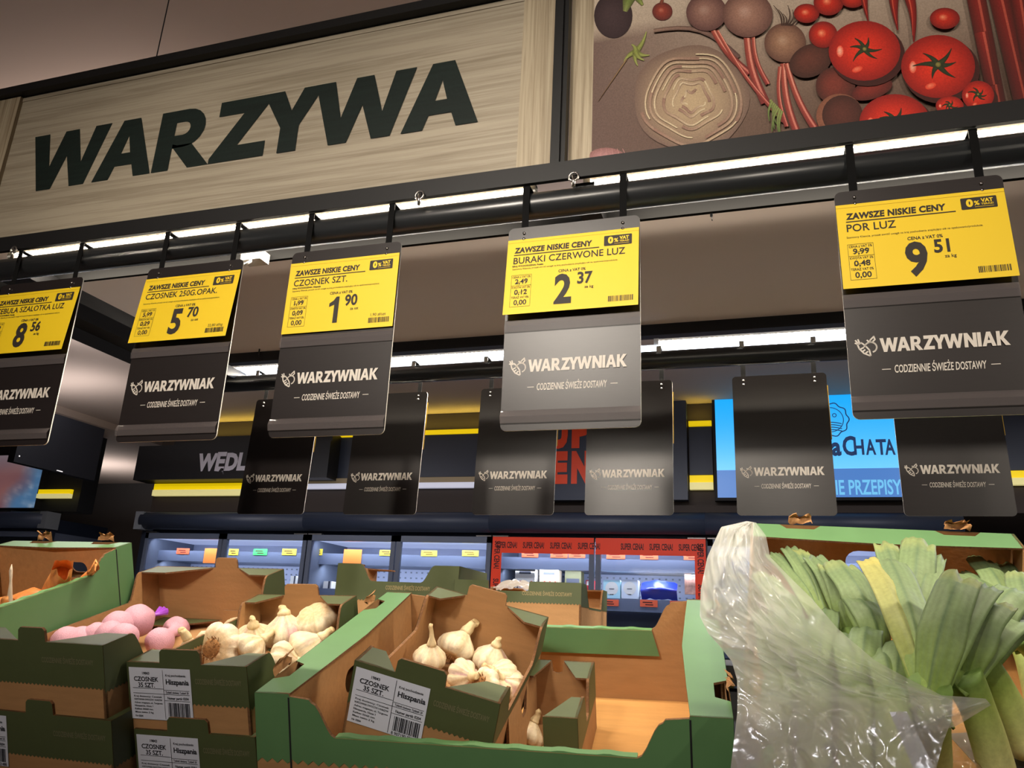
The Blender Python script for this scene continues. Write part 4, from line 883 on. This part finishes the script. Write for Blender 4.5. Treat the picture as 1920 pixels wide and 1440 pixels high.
def fridge(x0, x1, label, red=False, capl=False, capr=False):
    t = thing('glass_door_fridge', LOC(x0, FY, -ZC), label, 'fridge', 'glass-door fridges along the back wall'); w = x1-x0; zt = .64+ZC
    def P(name, fn, par=t): b = MB(); fn(b); return b.build(name, par)
    def cab(b):
        b.box((0, .60, .1), (w, .64, zt), fdark); b.box((0, .0, 0), (w, .64, .25), fdark); b.box((0, 0, .2), (.02, .6, zt), steelg); b.box((w-.02, 0, .2), (w, .6, zt), steelg); b.box((0, .02, zt), (w, .64, zt+.12), fdark)
    P('cabinet', cab)
    def back(b):
        b.box((.02, .58, .25), (w-.02, .60, zt), perf)
        for i in range(int(w/.05)):
            for k in range(8): b.box((.04+i*.05, .577, zt-.42+k*.045), (.055+i*.05, .581, zt-.42+k*.045+.012), steelg)
    P('perforated_panel', back)
    P('canopy', lambda b: b.tube([(0, -.07, zt+.10), (w, -.07, zt+.10)], .075, navy, 18))
    P('lamp_panel', lambda b: b.box((.03, .03, zt-.035), (w-.03, .57, zt-.02), fl))
    for z, tg in ((.50, 1), (.225, 2), (-.05, 0)):
        s_ = P('shelf', lambda b: b.box((.02, .16, z+ZC-.07), (w-.02, .56, z+ZC-.055), steelg))
        P('shelf_edge', lambda b: b.box((.02, .14, z+ZC-.075), (w-.02, .16, z+ZC+.012), sedge), s_)
    for k in range(2):
        a, c = w*k/2+.006, w*(k+1)/2-.006
        def fr(b):
            for q in (((a, -.035, .2), (a+.035, .0, zt)), ((c-.035, -.035, .2), (c, .0, zt)), ((a, -.035, zt-.045), (c, .0, zt)), ((a, -.035, .2), (c, .0, .24))): b.box(*q, steelg)
        d = P('door', fr); P('glass_pane', lambda b: b.box((a+.03, -.02, .22), (c-.03, -.014, zt-.03), glass), d)
        P('handle', lambda b: b.box((c-.028 if k == 0 else a+.012, -.06, .7), (c-.012 if k == 0 else a+.028, -.036, 1.3), steelg), d)
        P('hinge', lambda b: b.box((a+.0 if k == 0 else c-.12, -.04, zt+.002), (a+.12 if k == 0 else c, -.01, zt+.010), steel), d)
        if red:
            F_ = ((0, -.0375, 0), (1, 0, 0), (0, 0, 1))
            def stk(b):
                b.rect(a, zt-.115, c, zt, F_, redst, .0006); x = a if k == 0 else c-.075; b.rect(x, .5, x+.075, zt-.115, F_, redst, .0006)
                n = 3
                for i in range(n+1 if k == 0 else n): b.text('SUPER CENA!', a+.03+i*(.205 if k == 0 else .2)+(.0 if k == 0 else .15), zt-.078, .042, F_, pri, .0012, .03, width=.16)
                for i in range(5): b.text('SUPER CENA!', zt*0+ -(zt-.03)+i*.27, x+.02, .04, ((0, -.0375, 0), (0, 0, -1), (1, 0, 0)), pri, .0012, .03, width=.2)
            P('sticker', stk, d)
    for s_, x in ((capl, -.05), (capr, w-.03)):
        if s_: P('end_cap', lambda b: (b.box((x, -.13, zt+.02), (x+.08, .02, zt+.17), mat('cap_grey', (120, 124, 130), .4)), b.box((x+.02, -.04, .2), (x+.06, .02, zt+.03), fdark)))
    area('fridge_light', (x0+w/2, FY+.20, .42), w-.1, .05, 8, (.86, .90, 1), math.radians(25))
    area('fridge_light', (x0+w/2, FY+.05, .598), w-.1, .05, 7, (.88, .91, 1), math.radians(34))
X = [-5.09, -3.49, -1.93, -.385, 1.17, 2.7]
fridge(X[0], X[1], 'fridge with green and yellow price tags, under the WĘDL sign', capl=True)
fridge(X[1], X[2], 'fridge with yellow price tags left of the red-framed fridge')
fridge(X[2], X[3], 'fridge with red sticker frames around both doors', red=True)
fridge(X[3], X[4], 'fridge hidden behind the leek crate, right of the red-framed one')
fridge(-7.72, -6.17, 'separate fridge at the far left behind the shallot crate', capr=True)
tagc = {'y': mat('tag_yellow', (226, 206, 70), .5), 'g': mat('tag_green', (74, 210, 110), .5), 'o': mat('tag_orange', (244, 104, 66), .5), 'n': mat('note_orange', (255, 140, 60), .5)}
cn = {'y': 'yellow', 'g': 'green', 'o': 'orange-red', 'n': 'long orange'}
def ptag(c, x0, x1, y0, y1, where, Y=5.735):
    a, d = at((x0+x1)/2, y1, Y), at((x0+x1)/2, y0, Y); w = at(x1, y1, Y).x-at(x0, y1, Y).x; h = d.z-a.z
    b = MB(); b.slab([(-w/2, 0), (w/2, 0), (w/2, h), (-w/2, h)], .002, SF, tagc[c])
    if c != 'n': b.rect(-w*.35, h*.58, w*.2, h*.72, SF, pri, .0006); b.rect(-w*.2, h*.25, w*.25, h*.38, SF, pri, .0006)
    tag(b.build('price_tag', None, LOC(a.x, Y, a.z)), cn[c]+' price tag '+where, 'price tag', 'price tags on the fridge shelves')
for q in (('o', 330, 354, 1028, 1039, 'second from the left in the first fridge'), ('n', 380, 407, 1028, 1056, 'hanging down in the first fridge, behind the wide tray'), ('y', 428, 446, 1029, 1041, 'beside the green tag, at its left'), ('g', 474, 500, 1029, 1041, 'in the first fridge'), ('y', 528, 555, 1029, 1041, 'beside the green tag, at its right'),
          ('y', 590, 604, 1029, 1041, 'cut by the second fridge frame, left of the long orange tag'), ('n', 642, 676, 1030, 1060, 'hanging down behind the high-cornered tray'), ('y', 711, 738, 1031, 1042, 'right of the long orange tag in the second fridge'), ('y', 789, 819, 1032, 1043, 'first on the second fridge right door'), ('y', 866, 897, 1032, 1043, 'last before the red-framed fridge'),
          ('o', 978, 1009, 1034, 1045, 'narrow, leftmost in the red-framed fridge'), ('o', 1032, 1064, 1035, 1046, 'doubled, left half, above the white cartons'), ('o', 1066, 1097, 1035, 1046, 'doubled, right half, above the white cartons'), ('o', 1137, 1172, 1036, 1048, 'above the two pale blue boxes'), ('o', 1200, 1234, 1037, 1049, 'above the dark blue bag'), ('o', 1282, 1310, 1038, 1050, 'above the meat pack')): ptag(*q)
for q in (('o', 1125, 1160, 1124, 1136, 'on the lower shelf under the two pale blue boxes'), ('o', 1200, 1233, 1125, 1138, 'on the lower shelf under the dark blue bag'), ('o', 1256, 1284, 1127, 1140, 'on the lower shelf beside the crate corner')): ptag(*q)
def pack(name, px0, px1, py0, py1, Y, dep, m_, label, cat='package', fn=None):
    a, c = at(px0, py1, Y), at(px1, py0, Y); w, h = c.x-a.x, c.z-a.z; t = thing(name, LOC(a.x, Y, a.z), label, cat)
    b = MB(); b.slab([(0, 0), (w, 0), (w, h*.97), (w*.97, h), (w*.03, h), (0, h*.97)], dep, SF, m_); b.build('carton', t)
    if fn: b = MB(); fn(b, w, h); b.build('front_print', t)
bk2 = mat('pack_ink', (50, 54, 70), .6); rd = mat('pack_red', (190, 40, 50), .5)
def fw(b, w, h):
    b.rect(w*.2, h*.62, w*.8, h*.68, SF, bk2, .001); b.rect(w*.28, h*.74, w*.72, h*.79, SF, bk2, .001)
    for k in range(6): b.rect(w*(.1+.14*k), h*(.26+.05*(k % 3)), w*(.18+.14*k), h*(.42+.04*(k % 2)), SF, rd if k % 2 else bk2, .001)
wh = mat('pack_white', (206, 204, 202), .5)
pack('food_carton', 964, 1004, 1046, 1126, 5.78, .1, wh, 'tall white carton with red print behind the left red-framed door', fn=fw)
pack('food_carton', 1010, 1048, 1048, 1126, 5.82, .1, mat('pack_cream', (176, 164, 144), .5), 'cream carton beside the tall white carton', fn=fw)
pack('food_carton', 1058, 1090, 1060, 1126, 5.9, .1, mat('pack_olive', (96, 96, 60), .5), 'dark olive package beside the cream carton', fn=lambda b, w, h: b.rect(w*.1, h*.5, w*.9, h*.62, SF, bk2, .001))
pack('food_carton', 1098, 1112, 1088, 1126, 5.78, .08, rd, 'small red carton at the middle door post', fn=lambda b, w, h: b.rect(w*.1, h*.75, w*.9, h*.95, SF, wh, .001))
lb = mat('pack_blue_pale', (166, 208, 222), .5); lp = mat('pack_pink_pale', (196, 206, 222), .5)
def fb(b, w, h):
    b.flat([(w/2+w*.38*math.cos(a*PI/12), h*.55+h*.36*math.sin(a*PI/12)) for a in range(24)], SF, wh, .001); b.rect(w*.35, h*.5, w*.65, h*.54, SF, bk2, .002); b.rect(w*.4, h*.2, w*.6, h*.24, SF, bk2, .001)
pack('food_carton', 1131, 1163, 1088, 1122, 5.78, .1, lb, 'pale blue box, the left of two alike', fn=fb)
pack('food_carton', 1165, 1196, 1088, 1122, 5.78, .1, lp, 'pale lilac box right of the pale blue one', fn=fb)
bb = mat('bag_blue', (30, 48, 160), .3)
a, c = at(1199, 1122, 5.78), at(1267, 1088, 5.78); b = MB(); G = []
for i in range(13):
    u = i/12; G.append([(a.x+(c.x-a.x)*u, 5.78+.05*(1-math.sin(PI*u))+.06*abs(v-.5)*2-.0+.012*noise.noise((u*5, v*5, 1)), a.z+(c.z-a.z)*v*(.85+.15*math.sin(PI*u))+.01*noise.noise((u*6, v*3, 4))) for v in [k/8 for k in range(9)]])
b.grid(G[::-1], bb); o = b.build('food_bag'); tag(o, 'shiny dark blue bag of food on the red-framed fridge shelf', 'package')
pack('meat_pack', 1284, 1308, 1056, 1114, 5.8, .04, mat('pack_meat', (186, 140, 126), .4, noise_amt=.5, nscale=(30, 30, 30)), 'pale pink meat pack behind the right red-framed door', fn=lambda b, w, h: b.rect(w*.5, h*.55, w, h*.75, SF, bk2, .001))
for x0, x1, y0, y1, l in ((540, 556, 1080, 1102, 'white pack with a blue stripe behind the loose garlic tray'), (602, 622, 1090, 1112, 'pink and white pack behind the loose garlic tray'), (878, 905, 1087, 1096, 'white flat pack behind the far olive trays')):
    pack('food_carton', x0, x1, y0, y1+20, 5.8, .08, wh, l, fn=lambda b, w, h: b.rect(w*.6, h*.3, w*.85, h, SF, bb if 0 else bk2, .001))
# ------------------------------------------------------------------ signs over the fridges
BY = 5.61
yb = mat('yellow_light', (250, 216, 10), .5, emit=.62, ecol=(250, 214, 8)); ypale = mat('pale_light', (236, 226, 160), .5, emit=.55, ecol=(236, 224, 150)); wpale = mat('white_light', (206, 208, 226), .5, emit=.55, ecol=(206, 208, 226))
def bar(x0, x1, z0, z1, label, two=None, y=BY):
    t = thing('light_strip', LOC(x0, y, z0), label, 'light strip', 'yellow light strips over the fridges')
    b = MB(); b.box((0, -.03, (z1-z0)*(.48 if two else 0)), (x1-x0, .0, z1-z0), yb if two is not wpale else mat('brown_light', (140, 124, 96), .5, emit=.2, ecol=(140, 124, 96))); b.build('upper_face', t)
    if two: b = MB(); b.box((0, -.04, 0), (x1-x0, .0, (z1-z0)*.48), two); b.build('lower_face', t)
bar(-4.9, -1.86, 1.440, 1.475, 'thin yellow light strip high on the wall left of the orange letters')
bar(-.49, -.33, 1.445, 1.48, 'short thin yellow light strip beside the blue screen')
bar(-5.10, -3.9, .962, 1.068, 'wide yellow light strip under the WĘDL sign', ypale)
bar(-3.88, -1.87, 1.012, 1.096, 'brown and white light strip between the plain dark boards', wpale)
bar(-.49, -.33, .985, 1.085, 'short wide yellow and pale light strip beside the blue screen', ypale)
bar(.93, 4.0, 1.0, 1.09, 'yellow light strip at the right edge beyond the blue screen', ypale)
def strip_panel(x0, x1, z0, z1, nm, m_, label, cat='panel', y=BY-.0, d=.02):
    b = MB(); b.box((0, -d, 0), (x1-x0, 0, z1-z0), m_); return tag(b.build(nm, None, LOC(x0, y, z0)), label, cat)
strip_panel(-3.88, -1.87, 1.10, 1.438, 'navy_wall_panel', navy, 'navy wall panel between the plain dark boards')
strip_panel(-.49, -.33, 1.09, 1.44, 'navy_wall_panel', navy, 'narrow navy wall panel beside the blue screen')
strip_panel(.93, 4.0, 1.095, 1.6, 'navy_wall_panel', navy, 'navy wall panel at the right edge beyond the blue screen')
t = thing('promotion_sign', LOC(-1.86, BY-.06, .905), 'large navy sign with big orange SUPER CENA letters, mostly covered', 'sign')
b = MB(); b.box((0, -.02, 0), (1.36, .06, .76), navy); b.build('board', t)
og = mat('orange_letters', (246, 72, 20), .4); b = MB(); F_ = ((-(-1.86), -.02, 0), (1, 0, 0), (0, 0, 1))
for st, z, xs in (('SUPER', .405, (-1.60, -1.435, -1.265, -1.10, -.935)), ('CENA', .14, (-1.60, -1.43, -1.262, -1.09))):
    for ch, x in zip(st, xs): b.text(ch, x, z, .205, F_, og, .004, .075, align='C', width=.140)
b.build('lettering', t)
t = thing('department_sign', LOC(-5.2, BY-.16, 1.075), 'dark box sign with pale WĘDL lettering over the first fridge', 'sign')
b = MB(); b.box((0, -.02, 0), (1.9, .16, .30), mat('sign_black', (22, 24, 29), .5)); b.box((.35, .0, .30), (1.9, .16, .37), MATS['sign_black']); b.build('board', t)
b = MB(); p, q2 = at(368, 881, BY-.19), at(459, 876, BY-.19); b.text('WĘDL', p.x+5.2, p.z-1.075, .135, ((0, -.02, 0), (1, 0, 0), (0, 0, 1)), mat('lilac_grey_print', (222, 220, 232), .5), .003, .055, .08, width=q2.x-p.x); b.build('lettering', t)
# blue screen
t = thing('display_screen', LOC(-.32, BY-.04, .90), 'bright blue wall screen reading CHATA over PRZEPISY, partly covered', 'screen')
b = MB(); b.box((0, -.03, 0), (1.25, .03, .775), blackm); b.build('casing', t)
def em(n, c, e): return mat(n, (10, 10, 10), .3, emit=e, ecol=c)
b = MB(); F_ = ((.02, -.0305, .02), (1, 0, 0), (0, 0, 1)); NZ = 10
sc = mat('screen_blue', attr=True, rough=.3, emit=.85); G = []; C = []
for i in range(NZ+1):
    z = .19+.545*i/NZ; c = mixc((110, 202, 255), (22, 172, 255), i/NZ); G.append([(.02, -.031, .02+z), (1.23, -.031, .02+z)]); C.append([L3(c)]*2)
b.grid(G, sc, False, C); b.rect(0, 0, 1.21, .19, F_, em('screen_band', (84, 138, 214), .85), .0004)
ik = em('screen_ink', (38, 62, 104), .8); li = em('screen_light', (120, 206, 255), .9)
p = at(1560, 853, BY-.07); q2 = at(1678, 850, BY-.07); ox = -.32+.02; oz = .90+.02
b.text('a', p.x-ox, p.z-oz, .12, F_, ik, .001, .04, width=.06); x = p.x+.09
b.text('C', at(1581, 853, BY-.07).x-ox, at(1581, 853, BY-.07).z-oz, .125, F_, ik, .001, .03, width=.085)
for ch, px in (('H', 1602), ('A', 1624), ('T', 1644), ('A', 1660)): b.text(ch, at(px, 852, BY-.07).x-ox, at(px, 852, BY-.07).z-oz, .10, F_, ik, .001, .03, width=.062)
p = at(1568, 927, BY-.07); b.text('IE PRZEPISY', p.x-ox, p.z-oz, .095, F_, li, .001, .02, width=at(1692, 925, BY-.07).x-p.x)
c0 = at(1556, 787, BY-.07); cx, cz = c0.x-ox, c0.z-oz
b.ribbon([(cx+(.115+.006*math.cos(k*PI/4))*math.cos(k*PI/40), cz+(.115+.006*math.cos(k*PI/4))*math.sin(k*PI/40)) for k in range(81)], .007, F_, ik, .001)
b.ribbon([(cx+.085*math.cos(k*PI/20), cz+.085*math.sin(k*PI/20)) for k in range(41)], .005, F_, ik, .001)
for k in range(4): b.ribbon([(cx-.07+.14*i/8, cz-.03-k*.017+.012*math.sin(i*PI/8)) for i in range(9)], .006, F_, ik, .001)
b.ribbon([(cx+.03+.012*math.cos(k*PI/6), cz+.03+.012*math.sin(k*PI/6)) for k in range(13)], .005, F_, ik, .001); b.build('picture', t)
# far left: hung monitor, meat picture, light strip, small console
t = thing('monitor', LOC(-4.14, 3.40, .79), 'black switched-off monitor hanging from the ceiling, seen aslant', 'monitor')
b = MB(); b.box((-.05, 0, 0), (0, .60, .345), mat('screen_off', (7, 7, 10), .5, spec=.15)); b.build('casing', t)
b = MB(); b.box((-.001, .30, .006), (.0015, .345, .012), white); b.box((-.001, .024, .035), (.0015, .032, .043), white); b.build('badge', t)
b = MB(); b.tube([(-.03, .04, .34), (-.03, .04, .80)], .014, mat('grey_pole', (60, 60, 62), .6)); b.build('ceiling_pole', t)
t = thing('picture_screen', LOC(-7.0, BY-.03, .855), 'lit picture of meat in blue wrapping at the far left edge', 'screen')
b = MB(); b.box((-.5, -.02, -.012), (.62, .04, .52), blackm); b.build('casing', t)
b = MB(); G = []; C = []
for i in range(25):
    row = []; cr = []
    for j in range(25):
        u, v = i/24, j/24; row.append((-.48+1.09*u, -.0215, .5*v)); k = noise.noise((u*4, v*3, 2)); f = min(1, max(0, (u-.70)*5+(.5-v)*1.3+k*.5)); c = mixc(mixc((120, 84, 96), (166, 110, 100), .5+.5*k), mixc((84, 128, 172), (170, 190, 210), max(0, noise.noise((u*14, v*9, 7)))*1.6), f); c = mixc(c, (138, 138, 150), max(0, v-.6)*1.6); cr.append(L3(c))
    G.append(row); C.append(cr)
b.grid(G[::-1], mat('meat_print', attr=True, rough=.3, emit=.5), False, C[::-1]); b.build('picture', t)
bar(-6.36, -5.98, .94, 1.02, 'short yellow light strip beside the meat picture at the far left', ypale, BY-.04)
t = thing('fridge_thermostat', LOC(-6.9, FY-.05, .77), 'small black console on top of the far left fridge', 'console')
b = MB(); b.box((0, -.04, 0), (.30, .04, .06), blackm); b.build('case', t); b = MB(); b.box((.06, -.042, .015), (.12, -.04, .045), MATS['grey_pole']); b.box((.2, -.042, .015), (.24, -.04, .045), MATS['grey_pole']); b.build('display', t)
